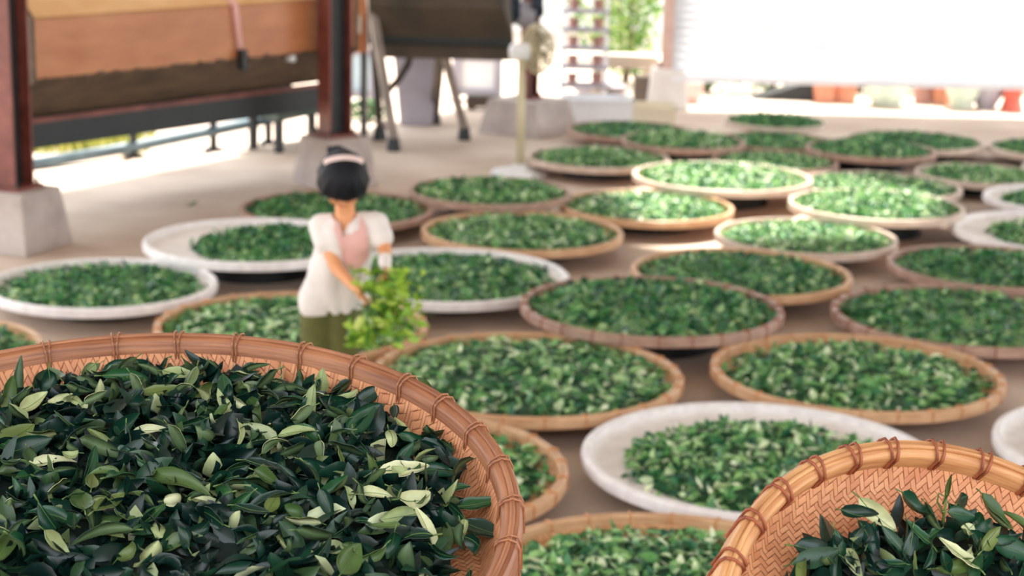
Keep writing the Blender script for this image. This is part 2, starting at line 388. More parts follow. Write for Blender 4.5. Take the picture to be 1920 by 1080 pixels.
for k in range(8):
    (ya, za), (yb, zb_) = octpt(k), octpt(k+1)
    # face k lies between k and k+1: the camera looks along +y so near faces have y<0
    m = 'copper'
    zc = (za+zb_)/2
    if zc > .15: m = 'copper_lit'  # upper faces paler: light from above painted into the colour
    if zc < -.15: m = 'olive'  # lower faces darker: dust, plus underside shade painted into the colour
    bm = bmesh.new(); n = V((0, ya+yb, za+zb_)).normalized()
    a1, b1 = V((0, ya, za)), V((0, yb, zb_)); g = (b1-a1)*.02
    vs = []
    for off in (0, -.03):
        for (x, q) in ((-hl, a1+g), (hl, a1+g), (hl, b1-g), (-hl, b1-g)): vs.append(bm.verts.new(V((x, oy, cz))+q+n*off))
    for q in ((0, 1, 2, 3), (7, 6, 5, 4), (0, 4, 5, 1), (1, 5, 6, 2), (2, 6, 7, 3), (3, 7, 4, 0)): bm.faces.new([vs[i] for i in q])
    bmesh.ops.recalc_face_normals(bm, faces=bm.faces)
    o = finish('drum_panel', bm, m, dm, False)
    if m == 'olive': o['label'] = 'dusty lower drum panel, coloured darker for underside shade'
for s in (-1, 1):
    bm = bmesh.new()
    vs = [bm.verts.new((s*(hl+.01), oy+octpt(k, ap*1.03)[0], cz+octpt(k, ap*1.03)[1])) for k in range(8)]; f = bm.faces.new(vs)
    r = bmesh.ops.extrude_face_region(bm, geom=[f]); 
    for v in [g for g in r['geom'] if isinstance(g, bmesh.types.BMVert)]: v.co.x += -s*.03
    bmesh.ops.recalc_face_normals(bm, faces=bm.faces)
    finish('end_plate', bm, 'olive', dm, False)
bm = bmesh.new(); tube(bm, [(-hl-.2, oy, cz), (hl+.2, oy, cz)], .035, 16); finish('axle', bm, 'steel_dark', dm)
bm = bmesh.new(); n0 = 26                                   # ragged seam of caught leaf dust along the panel joint
for i in range(n0):
    x = -hl+.1+(2*hl-.2)*i/n0+random.uniform(-.02, .02); r_ = random.uniform(.006, .016)
    blob(bm, (x, oy-ap-.003, cz-.17+random.uniform(-.012, .008)), (random.uniform(.02, .06), .008, r_), 8)
finish('leaf_dust', bm, 'olive', dm)['kind'] = 'stuff'
bm = bmesh.new()
xs = .22
pts = [(xs, oy-octpt(0)[0]*0-.17, cz+ap+.02)] 
yy = [(-.19, ap+.012), (-ap*.98+.08, .27), (-ap-.012, .17), (-ap-.012, .0), (-ap-.014, -.12)]
tube(bm, [(xs-.05+.02*i, oy+y, cz+z) for i, (y, z) in enumerate(yy)], .022, 8); finish('latch_bar', bm, 'pink', dm)['label'] = 'pale pinkish latch bar'
bm = bmesh.new(); box(bm, (xs+.03, oy-ap-.035, cz-.17), (.05, .05, .13), bev=.01); finish('latch_handle', bm, 'steel_dark', dm, False)
bm = bmesh.new(); tube(bm, [(xs+.52, oy-ap*.9, cz-.2), (xs+.52, oy-ap*.9-.07, cz-.2)], .022, 10); finish('bolt', bm, 'white', dm)
bm = bmesh.new(); box(bm, (0, -.16, .535), (2*hl+.1, .07, .16), bev=.006); box(bm, (0, .25, .535), (2*hl+.1, .07, .16), bev=.006)
finish('frame_beam', bm, 'drumblack', dm, False)
bm = bmesh.new(); box(bm, (0, -.202, .62), (2*hl+.1, .012, .03)); finish('beam_lip', bm, 'steel', dm, False)
# ---------------------------------------------------------------- rail, low bench and grass past the drum
def W(o): return o
rp = [at(40, 312, 12.0), at(250, 275, 12.7), at(400, 245, 13.1), at(600, 203, 13.9)]
t = thing('pipe_rail', 'long blue-grey pipe rail seen below the orange drum', 'rail', (rp[0].x, rp[0].y, 0)); org = t.location.copy()
bm = bmesh.new(); tube(bm, rp, .04, 10); finish('rail_pipe', bm, 'bluegrey', t, True, org)
for p in (rp[1], rp[2], (rp[2]+rp[3])/2):
    bm = bmesh.new(); tube(bm, [(p.x, p.y, 0), (p.x, p.y, p.z+.22)], .028, 8); box(bm, (p.x, p.y, .01), (.12, .12, .02)); finish('post', bm, 'steel_dark', t, True, org, 40)
gp = flr(120, 300)
bm = bmesh.new()
for i in range(900):
    p = V((gp.x+random.uniform(-1.3, .5), gp.y+.4+random.uniform(-.15, .5)+0, 0)); h = random.uniform(.12, .26); a = random.uniform(0, PI); w = V((math.cos(a), math.sin(a), 0))*.012; ti = V((random.gauss(0, .05), random.gauss(0, .05), h))
    bm.faces.new([bm.verts.new(p-w), bm.verts.new(p+w), bm.verts.new(p+ti)])
tag(finish('grass', bm, 'grass', None, False, (gp.x, gp.y, 0)), 'strip of yellow-green grass in the sun beyond the drum at left', 'grass', None, 'stuff')
tb = flr(545, 285)
t = thing('work_bench', 'low green-grey bench between the orange drum and its right column', 'bench', (tb.x, tb.y+.3, 0), None, (0, 0, ang))
bm = bmesh.new(); box(bm, (0, 0, .34), (.8, .36, .17), bev=.01); finish('bench_top', bm, mat_noise('green_grey_metal', lin(58, 72, 62), lin(84, 98, 88), 4, .5), t, False)
for sx in (-.33, .33):
    for sy in (-.13, .13):
        bm = bmesh.new(); box(bm, (sx, sy, .13), (.05, .05, .26)); finish('leg', bm, 'steel_dark', t, False)
# ---------------------------------------------------------------- dark drum machine on splayed legs
dY = 13.75; pl, pr = at(700, 100, dY), at(962, 98, dY); cx = (pl.x+pr.x)/2; hw = (pr.x-pl.x)/2
t = thing('leaf_drum', 'dark brown drum machine on splayed grey legs, left of the pedestal fan', 'machine', (cx, dY, 0)); org = t.location.copy()
zb2 = pl.z
bm = bmesh.new(); prof = [(-.30, .0), (-.30, .10), (-.36, .12), (-.36, .17), (-.47, .40), (-.47, .8), (-.30, 1.0), (.30, 1.0), (.47, .8), (.47, .4), (.3, .1), (.3, 0)]
L1 = [bm.verts.new((cx-hw*(1 if z > .3 else 1), dY+y, zb2+z)) for y, z in prof]; L2 = [bm.verts.new((cx+hw*(1.0 if z < .2 else .86), dY+y, zb2+z)) for y, z in prof]
for i in range(len(prof)):
    f = bm.faces.new((L1[i], L1[(i+1) % len(prof)], L2[(i+1) % len(prof)], L2[i])); f.material_index = 1 if i in (1, 2) else 0
bm.faces.new(L1[::-1]); bm.faces.new(L2); bmesh.ops.recalc_face_normals(bm, faces=bm.faces)
finish('drum_body', bm, ['drumdark', 'drumblack'], t, False, org)  # body coloured dark for the shade the drum hangs in
fA, fB, fC, fD = flr(738, 283), flr(870, 262), flr(815, 232), flr(712, 262)
for a, b, m in ((at(690, -30, 13.35), fA, 'legm'), (at(832, 96, 13.55), fB, 'legm'), (at(826, 96, 13.95), fC, 'drumdark'), (at(700, 60, 13.9), fD, 'drumdark')):
    bm = bmesh.new(); d = (b-a); tube(bm, [a, b+V((0, 0, .09))], .04, 4, cap=True); finish('leg', bm, m, t, False, org)
    bm = bmesh.new(); tube(bm, [b+V((0, 0, .1)), b+V((0, 0, .0))], [.042, .055], 8); finish('foot', bm, 'drumblack', t, False, org)
bm = bmesh.new(); tube(bm, [at(770, 98, 14.15), at(765, 120, 14.1), at(748, 148, 14.1), at(728, 170, 14.1)], .03, 8); finish('hose', bm, 'drumdark', t, True, org)
# crossbar
bm = bmesh.new(); tube(bm, [fA+V((-.02, .06, .15)), fD+V((0, 0, .15))], .02, 6); finish('crossbar', bm, 'legm', t, False, org)
# motor at the machine's right end, above the fan
mp_ = at(985, 22, 14.0)
t = thing('electric_motor', 'small navy and grey motor above the pedestal fan', 'motor', mp_)
bm = bmesh.new(); tube(bm, [(-.13, 0, .02), (-.04, 0, .02)], .12, 14); tube(bm, [(.05, 0, .06), (.14, 0, .06)], .1, 14); finish('motor_end', bm, 'navy', t, True, None, 40)
bm = bmesh.new(); tube(bm, [(-.06, 0, -.02), (.08, 0, -.02)], .1, 16); finish('housing', bm, 'grey', t, True, None, 40)
bm = bmesh.new(); box(bm, (0, .12, 0), (.06, .2, .05)); box(bm, (pc.x-mp_.x, .16, 0), (.2, .1, .06)); finish('bracket', bm, 'steel_dark', t, False)
# ---------------------------------------------------------------- pedestal fan
fp = flr(975, 328); fY = fp.y
t = thing('pedestal_fan', 'cream pedestal fan on a pale round base beside the trays', 'fan', (fp.x, fp.y, 0)); org = t.location.copy()
bm = bmesh.new(); lathe(bm, [(0, 0), (.2, 0), (.215, .012), (.2, .03), (.09, .05), (.04, .08), (0, .08)], 32); finish('base', bm, 'white', t)
hd = at(978, 98, fY); bm = bmesh.new(); tube(bm, [(fp.x, fp.y, .06), (hd.x, hd.y, hd.z)], [.032, .026], 12); finish('pole', bm, 'cream', t, True, org)
bm = bmesh.new(); tube(bm, [hd+V((-.09, 0, .0)), hd+V((-.07, 0, 0)), hd+V((.05, .03, 0)), hd+V((.07, .03, 0))], [.03, .06, .062, .03], 16); finish('motor_housing', bm, 'white', t, True, org, 50)
fc = at(1008, 92, fY+.03); fx = V((.8, .6, 0)).normalized(); fy = V((-fx.y, fx.x, 0))
def fpnt(r, a, d): return fc+fx*d+fy*(r*math.cos(a))+V((0, 0, r*math.sin(a)))
bm = bmesh.new()
for d, r in ((-.035, .15), (0, .175), (.035, .15)): tube(bm, [fpnt(r, 2*PI*i/36, d) for i in range(36)], .005, 6, closed=True)
for i in range(28):
    a = 2*PI*i/28
    for s in (-1, 1): tube(bm, [fpnt(.03, a, s*.05), fpnt(.1, a, s*.05), fpnt(.15, a, s*.035), fpnt(.175, a, 0)], .005, 4)
finish('cage', bm, 'cream', t, True, org)
bm = bmesh.new()
for i in range(4):
    a0 = i*PI/2
    g = [[bm.verts.new(fpnt(r, a0+da*(.5+.5*r/.15), dd)) for da, dd in ((0, -.02), (.45, 0), (.9, .02))] for r in (.03, .09, .14)]
    for u in range(2):
        for v in range(2): bm.faces.new((g[u][v], g[u+1][v], g[u+1][v+1], g[u][v+1]))
bmesh.ops.solidify(bm, geom=list(bm.faces), thickness=.003); finish('fan_blades', bm, 'legm', t, True, org)
bm = bmesh.new(); tube(bm, [fc-fx*.07, fc+fx*.02], .03, 12); finish('hub', bm, 'cream', t, True, org)
# ---------------------------------------------------------------- bins, crates and boxes of the background
def on_floor(px, py): p = flr(px, py); return V((p.x, p.y, 0))
p = on_floor(782, 232); bm = bmesh.new()
t = thing('waste_bin', 'tall tapered grey bin standing behind the dark drum machine', 'bin', p)
box(bm, (0, 0, .33), (.27, .27, .66), bev=.02, taper=1.45); finish('bin_body', bm, 'grey', t, False)
bm = bmesh.new(); box(bm, (0, 0, .67), (.43, .43, .04), bev=.012); finish('lid', bm, 'grey', t, False)
def crate(px, py, w, d, h, mat, lab, name='crate', cat='crate', rz=0, taper=1.1):
    p = on_floor(px, py); t = thing(name, lab, cat, p, None, (0, 0, rz))
    bm = bmesh.new(); th = .02
    for s in (-1, 1):
        box(bm, (s*(w/2-th/2), 0, h/2), (th, d, h)); box(bm, (0, s*(d/2-th/2), h/2), (w-2*th-.002, th, h))
    box(bm, (0, 0, th/2), (w-2*th, d-2*th, th)); finish('crate_body', bm, mat, t, False)
    bm = bmesh.new()
    for s in (-1, 1):
        box(bm, (s*(w/2), 0, h-.015), (.03, d+.03, .03), bev=.005); box(bm, (0, s*(d/2), h-.015), (w+.03, .03, .03), bev=.005)
    finish('lip', bm, mat, t, False); return t
crate(1119, 236, .56, .36, .25, 'white', 'white plastic crate behind the farthest left tray', rz=.05)
crate(1222, 234, .38, .34, .18, mat_noise('cream_plastic', lin(228, 214, 188), lin(240, 230, 206), 3, .6), 'cream plastic crate in front of the pinkish steel column', rz=-.05)
p = on_floor(1207, 194); bm = bmesh.new(); box(bm, (0, 0, .12), (.2, .2, .24), bev=.01); box(bm, (0, 0, .245), (.22, .22, .02)); tag(finish('storage_box', bm, 'brownbox', None, False), 'brown box left of the white painted column plinth', 'box').location = p
# stone bench
p = on_floor(1160, 190)
t = thing('stone_bench', 'pale stone bench in front of the bright bushes', 'bench', p+V((0, .25, 0)))
bm = bmesh.new(); box(bm, (.06, 0, .36), (.62, .3, .12), bev=.015); finish('bench_top', bm, 'sand', t, False)
for s in (-.2, .3):
    bm = bmesh.new(); box(bm, (s, 0, .15), (.09, .24, .3)); finish('leg', bm, 'sand', t, False)
bm = bmesh.new()
for i in range(3): blob(bm, (-.05+.13*i, .0, .05+.03*(i % 2)), (.14, .12, .06), 12)
o = remeshed('grain_sack', bm, .012, 'grey', None, V((0, 0, 0))); tag(o, 'pale grey sack lying on the ground before the stone bench', 'sack'); o.location = on_floor(1110, 178)+V((0, 0, .012))
# pot shelf
sp = on_floor(1093, 192)
t = thing('pot_shelf', 'tall white rack of small terracotta pots behind the fan', 'shelf', sp)
bm = bmesh.new()
for sx in (-.2, .2):
    for sy in (-.1, .1): tube(bm, [(sx, sy, 0), (sx, sy, 1.35)], .014, 6)
finish('rack_posts', bm, 'white', t, False)
levels = [.17+.172*i for i in range(7)]
for z in levels:
    bm = bmesh.new(); box(bm, (0, 0, z-.006), (.44, .26, .032)); finish('shelf_board', bm, 'grey', t, False)
def pot_bm(bm, r, h, flare=1.25, lip=.015):
    lathe(bm, [(0, 0), (r, 0), (r*flare, h-lip*1.2), (r*flare+lip*.6, h-lip*1.2), (r*flare+lip*.6, h), (r*flare-lip*.6, h), (r*.95, .02), (0, .02)], 20)
bm = bmesh.new(); pot_bm(bm, .042, .09, 1.2, .01); po = finish('terracotta_pot', bm, 'brownpot', None, True, None, 40)
first = True; ordn = ['bottom', 'second', 'third', 'fourth', 'fifth', 'sixth', 'top']
for li, z in enumerate(levels):
    for sx in (-1, 1):
        o = po if first else po.copy()
        if not first: C.objects.link(o)
        first = False
        o.location = sp+V((sx*.11+(.01 if sx > 0 else 0), 0, z+.0105))
        tag(o, 'small brown pot at %s on the %s shelf of the white rack' % ('left' if sx < 0 else 'right', ordn[li]), 'pot', 'pots on the white rack')
# bushes, garden wall, pots under the shutter
def bush(name, lab, c, r, n, s, mat='bush', trunk=True, cat='bush', group=None):
    t = thing(name, lab, cat, (c[0], c[1], 0), group); bm = bmesh.new()
    for i in range(n):
        d = V((random.gauss(0, 1), random.gauss(0, 1), random.gauss(0, 1))).normalized()*random.uniform(.55, 1)
        k = 1+.25*noise.noise(d*2.3+V(c))
        p = V((d.x*r[0]*k, d.y*r[1]*k, c[2]+d.z*r[2]*k))
        if p.z < .03: continue
        leaf(bm, rndM(p, .9), s*random.uniform(.7, 1.3), s*.45, .5, .3, 3)
    finish('foliage', bm, mat, t, False)
    bm = bmesh.new()
    for i in range(5):
        a = i*1.26; tube(bm, [(0.02*math.cos(a), .02*math.sin(a), 0), (.3*r[0]*math.cos(a), .3*r[1]*math.sin(a), c[2]), (.6*r[0]*math.cos(a), .6*r[1]*math.sin(a), c[2]+r[2]*.5)], [.02, .014, .006], 6)
    finish('stems', bm, 'brownbox', t)
q = at(1176, 70, 18.2)
bush('garden_bush', 'bright green bush between the pot rack and the pinkish column', (q.x, q.y, .75), (.32, .4, .8), 900, .09)
q = at(1130, 60, 20.5)
bush('garden_bush', 'pale bush far behind the white pot rack', (q.x, q.y, .95), (.6, .4, 1.0), 900, .1)
q = on_floor(690, 225)
bush('low_plant', 'low green plant on the floor between the column and dark machine legs', (q.x, q.y, .08), (.16, .16, .12), 160, .07, 'hedge')
bm = bmesh.new(); box(bm, (0, -3.6, 1.5), (18, .2, 3.0)); struct(finish('light_block_wall', bm, mat_noise('light_block_grey', lin(140, 132, 124), lin(160, 152, 144), 3, .8), None, False))  # unseen wall added behind the camera to block front light
bm = bmesh.new(); box(bm, (-3, 24, 2.5), (22, .2, 5)); struct(finish('wall_back', bm, 'plaster', None, False))
# pale van-like outbuilding shutters: two blue-framed panels
def panel(px0, px1, py0, py1, Y, lab, fr='paleblue', glass='white'):
    a = at(px0, py1, Y); b = at(px1, py0, Y); cx_, w_, z0_, z1_ = (a.x+b.x)/2, abs(b.x-a.x), max(a.z, 0), b.z
    t = thing('framed_panel', lab, 'panel', (cx_, Y, 0))
    bm = bmesh.new(); box(bm, (0, .02, (z0_+z1_)/2), (w_, .03, z1_-z0_)); finish('sheet', bm, glass, t, False)
    bm = bmesh.new()
    for s in (-1, 1): box(bm, (s*w_/2, 0, z1_/2), (.07, .07, z1_))
    for z in (z0_, z1_): box(bm, (0, 0, z), (w_+.07, .06, .06))
    finish('frame', bm, fr, t, False)
panel(648, 702, 98, 176, 16.0, 'pale blue framed panel between the drum column and dark machine', 'grey', 'paleblue')
panel(855, 935, 108, 172, 16.5, 'white panel in a lavender frame behind the dark machine legs', 'grey', 'white')
p = on_floor(905, 205); bm = bmesh.new(); box(bm, (0, 0, .08), (.3, .15, .1), bev=.02); tube(bm, [(-.1, -.08, .05), (-.1, .08, .05)], .05, 12); tube(bm, [(.1, -.08, .05), (.1, .08, .05)], .05, 12)
tag(finish('floor_trolley', bm, 'drumdark', None, False), 'small dark trolley on the sunlit ground behind the machine legs', 'trolley').location = p
p = on_floor(668, 60+140)
# added orange box standing in for the drum's end, right of the column
pz = at(662, 70, 13.6)
t = thing('drum_end_block', 'orange box standing in for the drum end, right of the column', 'stand_in_box', (pz.x-.08, 13.9, 0))
bm = bmesh.new(); zc = at(660, 95, 13.9).z; box(bm, (0, 0, zc+.3), (.34, .3, .6), bev=.01); finish('body', bm, 'copper', t, False)
for s in (-.14, .14):
    bm = bmesh.new(); box(bm, (s, 0, zc/2), (.035, .25, zc)); finish('leg', bm, 'steel_dark', t, False)
bm = bmesh.new(); box(bm, (.03, -.155, zc+.22), (.2, .015, .14), bev=.004); finish('stand_in_plate', bm, 'sand', t, False)
# pots beneath the shutter
Yp = 17.1
def pot_thing(px, py, r, h, mat, lab, kind='pot', name='plant_pot', flare=1.2):
    p = on_floor(px, py); bm = bmesh.new()
    if kind == 'urn': lathe(bm, [(0, 0), (r*.55, 0), (r*.8, h*.15), (r, h*.5), (r*.9, h*.8), (r*.6, h*.93), (r*.66, h), (r*.5, h), (r*.5, h*.85), (0, h*.5)], 28)
    elif kind == 'bowl': lathe(bm, [(0, 0), (r*.5, 0), (r*.55, .03), (r*.95, h*.6), (r, h), (r*.9, h), (r*.5, .06), (0, .06)], 28)
    elif kind == 'waist': lathe(bm, [(0, 0), (r*.85, 0), (r*.6, h*.4), (r, h), (r*.88, h), (r*.5, h*.4), (0, .05)], 24)
    else: pot_bm(bm, r/flare, h, flare)
    o = finish(name, bm, mat, None, True, None, 40); o.location = p; return tag(o, lab, 'pot', 'garden pots under the white shutter')
pot_thing(1292, 192, .13, .24, 'pink', 'round pinkish pot at the left end of the row under the shutter', 'urn')
pot_thing(1546, 190, .13, .28, 'terra', 'left of two orange pots side by side under the shutter')
pot_thing(1584, 191, .12, .27, 'terra', 'orange pot touching the big white urn\'s left side under the shutter')
pot_thing(1661, 198, .22, .46, 'celadon', 'big pale round urn in the row under the shutter', 'urn', 'urn')
pot_thing(1730, 193, .1, .25, 'brownpot', 'brown pot just right of the big pale urn')
pot_thing(1764, 195, .1, .28, 'terra', 'orange pot half hidden by a pale green bowl')
pot_thing(1803, 203, .18, .3, 'celadon', 'pale green bowl right of the half hidden orange pot', 'bowl', 'glazed_bowl')
pot_thing(1848, 203, .17, .24, 'grey', 'grey glazed bowl left of the red waisted pot', 'bowl', 'glazed_bowl')
pot_thing(1896, 208, .13, .28, 'red', 'red waisted pot near the right edge of the photo', 'waist')
p = on_floor(1470, 188); bm = bmesh.new(); vs = [bm.verts.new(c) for c in ((-.3, 0, 0), (.3, 0, 0), (.3, 0, .2), (-.3, .3, 0), (.3, .3, 0), (.3, .3, .2))]
for f in ((0, 1, 2), (5, 4, 3), (0, 3, 4, 1), (1, 4, 5, 2), (2, 5, 3, 0)): bm.faces.new([vs[i] for i in f])
tag(finish('wheel_ramp', bm, 'steel_dark', None, False), 'black wedge-shaped ramp left of the orange pots', 'ramp').location = p
for i, px in enumerate((1330, 1450, 1620, 1740, 1860, 1960)):
    q = flr(px, 182)
    bush('hedge_shrub', ['pale low shrub right of the pinkish pot', 'low shrub behind the black ramp', 'shrub behind the big pale urn', 'shrub behind the brown pot', 'shrub behind the grey bowl', 'shrub at the right edge behind the red pot'][i], (q.x, q.y+.35, .25), (.45, .25, .3), 380, .08, 'hedge', cat='shrub', group='shrubs behind the garden pots')
# ---------------------------------------------------------------- tea leaf heaps for the floor trays
def heap_height(x, y, R, H, sd): r = math.hypot(x, y)/R; return H*max(0, 1-r**6)*(1+.3*noise.noise(V((x*5, y*5, sd))))
HEAPS = []
for kvar in range(5):
    bm = bmesh.new(); R0 = .5; H0 = .034; n = 26
    gr = {}
    rings = [(R0*.97*(i/10)) for i in range(11)]
    for i, r in enumerate(rings):
        for j in range(1 if i == 0 else n):
            a = 2*PI*j/n; rr = r*(1+.05*noise.noise(V((math.cos(a)*2, math.sin(a)*2, kvar*9)))); x, y = rr*math.cos(a), rr*math.sin(a)
            gr[i, j] = bm.verts.new((x, y, heap_height(x, y, R0, H0, kvar) if i < 10 else 0))
    for i in range(10):
        for j in range(n):
            if i == 0: f = bm.faces.new((gr[0, 0], gr[1, j], gr[1, (j+1) % n]))
            else: f = bm.faces.new((gr[i, j], gr[i+1, j], gr[i+1, (j+1) % n], gr[i, (j+1) % n]))
            f.material_index = 1
    for i in range(1300):
        a = random.uniform(0, 2*PI); r = math.sqrt(random.random())*R0*(1+.07*noise.noise(V((math.cos(a)*3, math.sin(a)*3, kvar*5+3))))*1.02
        if random.random() < .02: r = R0*random.uniform(1, 1.06)
        x, y = r*math.cos(a), r*math.sin(a)
        L = random.uniform(.035, .068)
        leaf(bm, rndM(V((x, y, heap_height(x, y, R0, H0, kvar)+random.uniform(.004, .022))), .55), L, L*random.uniform(.34, .5), random.uniform(-1.2, 1.2), random.uniform(.1, .7), 3, 0)
    me = bpy.data.meshes.new('tea_leaf_heap'); bm.to_mesh(me); bm.free(); me.polygons.foreach_set('use_smooth', [True]*len(me.polygons))
    me.materials.append(M['tleaf']); me.materials.append(M['tmound']); HEAPS.append(me)
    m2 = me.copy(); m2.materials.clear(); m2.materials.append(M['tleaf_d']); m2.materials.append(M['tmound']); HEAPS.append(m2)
TRM = {}
def tray_meshes(h, style):
    key = (h, style)
    if key in TRM: return TRM[key]
    rimm = {'b': 'rim', 'd': 'rimdark', 'p': 'rimpale', 'w': 'rimwhite'}[style]; n = 72; k = h
    b = bmesh.new()     # woven (or painted) dish, unit radius
    lathe(b, [(0, k-.050), (.30, k-.050), (.60, k-.049), (.90, k-.046), (.935, k-.040), (.950, k-.028), (.957, k-.012), (.966, k-.012), (.964, k-.030), (.945, k-.046), (.90, k-.054), (0, k-.056)], n)
    bmesh.ops.recalc_face_normals(b, faces=b.faces)
    mb = bpy.data.meshes.new('woven_dish'); b.to_mesh(mb); b.free(); mb.materials.append(M['wall_w'] if style == 'w' else M['weave'])
    ft = bmesh.new(); lathe(ft, [(.50, 0), (.52, 0), (.52, k-.057), (.50, k-.057)], 40, closed=True); bmesh.ops.recalc_face_normals(ft, faces=ft.faces)
    mf = bpy.data.meshes.new('foot_ring'); ft.to_mesh(mf); ft.free(); mf.materials.append(M['drumblack'])  # ring coloured near black to paint the shade under the tray
    r = bmesh.new()
    # rim sits as two hoops clasping the dish edge, rounded top
    if style == 'w': pr = [(.940, k-.030), (.943, k-.008), (.955, k), (.978, k), (.995, k-.008), (1, k-.022), (.995, k-.045), (.968, k-.05), (.960, k-.03)]
    else: pr = [(.946, k-.030), (.948, k-.005), (.955, k), (.966, k-.001), (.971, k-.005), (.976, k-.001), (.991, k), (.999, k-.005), (1, k-.040), (.996, k-.045), (.966, k-.044), (.962, k-.03)]
    lathe(r, pr, n, closed=True); bmesh.ops.recalc_face_normals(r, faces=r.faces)
    mr = bpy.data.meshes.new('rim_hoop'); r.to_mesh(mr); r.free(); mr.materials.append(M[rimm])
    c = bmesh.new(); lp = [(.943, k-.028), (.945, k+.001), (.971, k+.004), (1.003, k+.001), (1.004, k-.043), (.968, k-.047)]
    tube(c, [V((q, 0, z)) for q, z in lp], .0042, 5, closed=True)
    mc = bpy.data.meshes.new('cane_tie'); c.to_mesh(mc); c.free(); mc.materials.append(M['cane2' if style == 'b' else 'cane'] if style != 'w' else M['rimwhite'])
    for m in (mb, mr, mc, mf):
        m.polygons.foreach_set('use_smooth', [True]*len(m.polygons)); m.set_sharp_from_angle(angle=math.radians(40))
    TRM[key] = (mb, mr, mc, mf); return TRM[key]
lh = .145
# name, x, y, radius, height, style, heap fill, heap dark?, offset, label of tray
TR = [
 ('T1', .654, 7.975, .613, lh, 'd', .93, 1, (0, 0), 'large brown-rimmed tray at the centre of the photo'),
 ('T2', 1.452, 7.099, .608, .1, 'b', .88, 0, (0, -.02), 'tan-rimmed tray right of centre, directly behind the big white tray'),
 ('T3', .071, 6.951, .641, .1, 'b', .93, 0, (0, 0), 'tan-rimmed tray just beyond the large near basket, right of the girl'),
 ('T4', .906, 5.963, .646, .1, 'w', .78, 0, (.02, -.03), 'big white tray just behind the tilted near basket'),
 ('T5', 1.684, 9.933, .523, .1, 'p', .92, 0, (0, 0), 'tray with sunlit leaves behind the tray row right of centre'),
 ('T6', 1.192, 8.947, .575, .1, 'b', .92, 1, (0, 0), 'tray half hidden behind the large central tray'),
 ('T7', 2.576, 9.237, .55, .1, 'd', .93, 1, (0, 0), 'dark-leaved tray at the right edge, behind another brown-rimmed tray'),
 ('T8', 2.161, 8.123, .631, .1, 'd', .93, 1, (0, 0), 'dark-leaved brown-rimmed tray cut by the right edge at mid height'),
 ('T9', .825, 10.764, .542, .1, 'b', .93, 0, (0, 0), 'sunlit tray left of the brightest tray, beyond the centre'),
 ('T10', 1.391, 11.663, .601, lh, 'p', .93, 0, (0, 0), 'brightest sunlit tray beyond the centre'),
 ('T11', .602, 12.637, .52, .1, 'p', .92, 0, (0, 0), 'small pale-rimmed tray right of the fan pole'),
 ('T12', -.151, 10.895, .512, lh, 'd', .93, 0, (0, 0), 'tray right in front of the fan base'),
 ('T13', .051, 9.885, .58, .1, 'b', .92, 0, (0, 0), 'tan tray two rows in front of the fan'),
 ('T14', -.341, 8.725, .637, .1, 'w', .88, 1, (0, 0), 'white tray just right of the girl'),
 ('T15', -.985, 7.646, .611, .1, 'b', .93, 0, (0, 0), 'tan tray right behind the girl\'s legs'),
 ('T16', -2.0, 8.359, .556, .1, 'w', .87, 1, (0, 0), 'white tray at the left edge of the photo'),
 ('T17', -1.38, 9.241, .601, lh, 'w', .74, 1, (.12, -.02), 'white tray left of the girl with bare left side'),
 ('T18', -1.067, 10.442, .585, .1, 'd', .93, 1, (-.02, 0), 'dark-rimmed tray behind the girl\'s head'),
 ('T19', -2.504, 7.103, .529, .1, 'b', .9, 0, (0, 0), 'tray peeping in at the left edge above the near basket'),
 ('T20', -.447, 5.753, .657, .1, 'b', .9, 0, (0, 0), 'tray mostly hidden by the near basket, left of the big white tray'),
 ('T21', .464, 4.742, .611, .1, 'b', .9, 0, (0, -.02), 'tray at the bottom edge between the two near baskets'),
 ('T22', 2.413, 6.173, .613, .1, 'w', .8, 1, (.05, 0), 'white tray cut by the right edge above the tilted basket'),
 ('T23', 2.245, 10.74, .539, lh, 'p', .93, 0, (0, 0), 'tray with sunlit bright leaves near a pair of white trays at right'),
 ('T24', 2.463, 11.727, .549, .1, 'p', .93, 0, (0, 0), 'tray half covered by the sunlit tray at right'),
 ('T25', 2.66, 13.053, .483, lh, 'd', .95, 1, (0, 0), 'far dark-rimmed tray at right in the second row from the back'),
 ('T28', 2.14, 14.445, .419, lh, 'p', .95, 1, (0, 0), 'farthest tray of all, beside the sunlit strip'),
 ('T29', 3.165, 13.866, .551, .1, 'p', .95, 1, (0, 0), 'far pale-rimmed tray right of the farthest tray'),
 ('T30', .907, 14.067, .498, .1, 'd', .93, 1, (0, 0), 'far tray in front of the white crate'),
 ('T31', 1.272, 13.254, .472, lh, 'd', .93, 0, (0, 0), 'far tray right of the pale tray by the fan'),
 ('T26', 3.289, 12.302, .452, .1, 'p', .93, 0, (0, 0), 'far tray behind the right-hand pair of white trays'),
 ('T27', 3.603, 11.381, .515, .1, 'w', .76, 1, (0, 0), 'farther of two white trays at the right edge'),
 ('T27b', 3.257, 10.273, .638, .1, 'w', .74, 0, (.06, 0), 'nearer of two white trays at the right edge'),
 ('T33', 4.227, 13.615, .533, .1, 'p', .95, 1, (0, 0), 'farthest tray at the right edge of the photo'),
 ('T34', 4.159, 12.611, .472, .1, 'p', .95, 1, (0, 0), 'tray at the right edge, one before the farthest there'),
 ('T35', 2.037, 13.654, .465, .1, 'd', .95, 1, (0, 0), 'far tray directly in front of the farthest tray'),
 ('T32', 1.891, 12.667, .458, .1, 'd', .93, 0, (0, 0), 'far shaded tray just behind the brightest sunlit tray'),
]
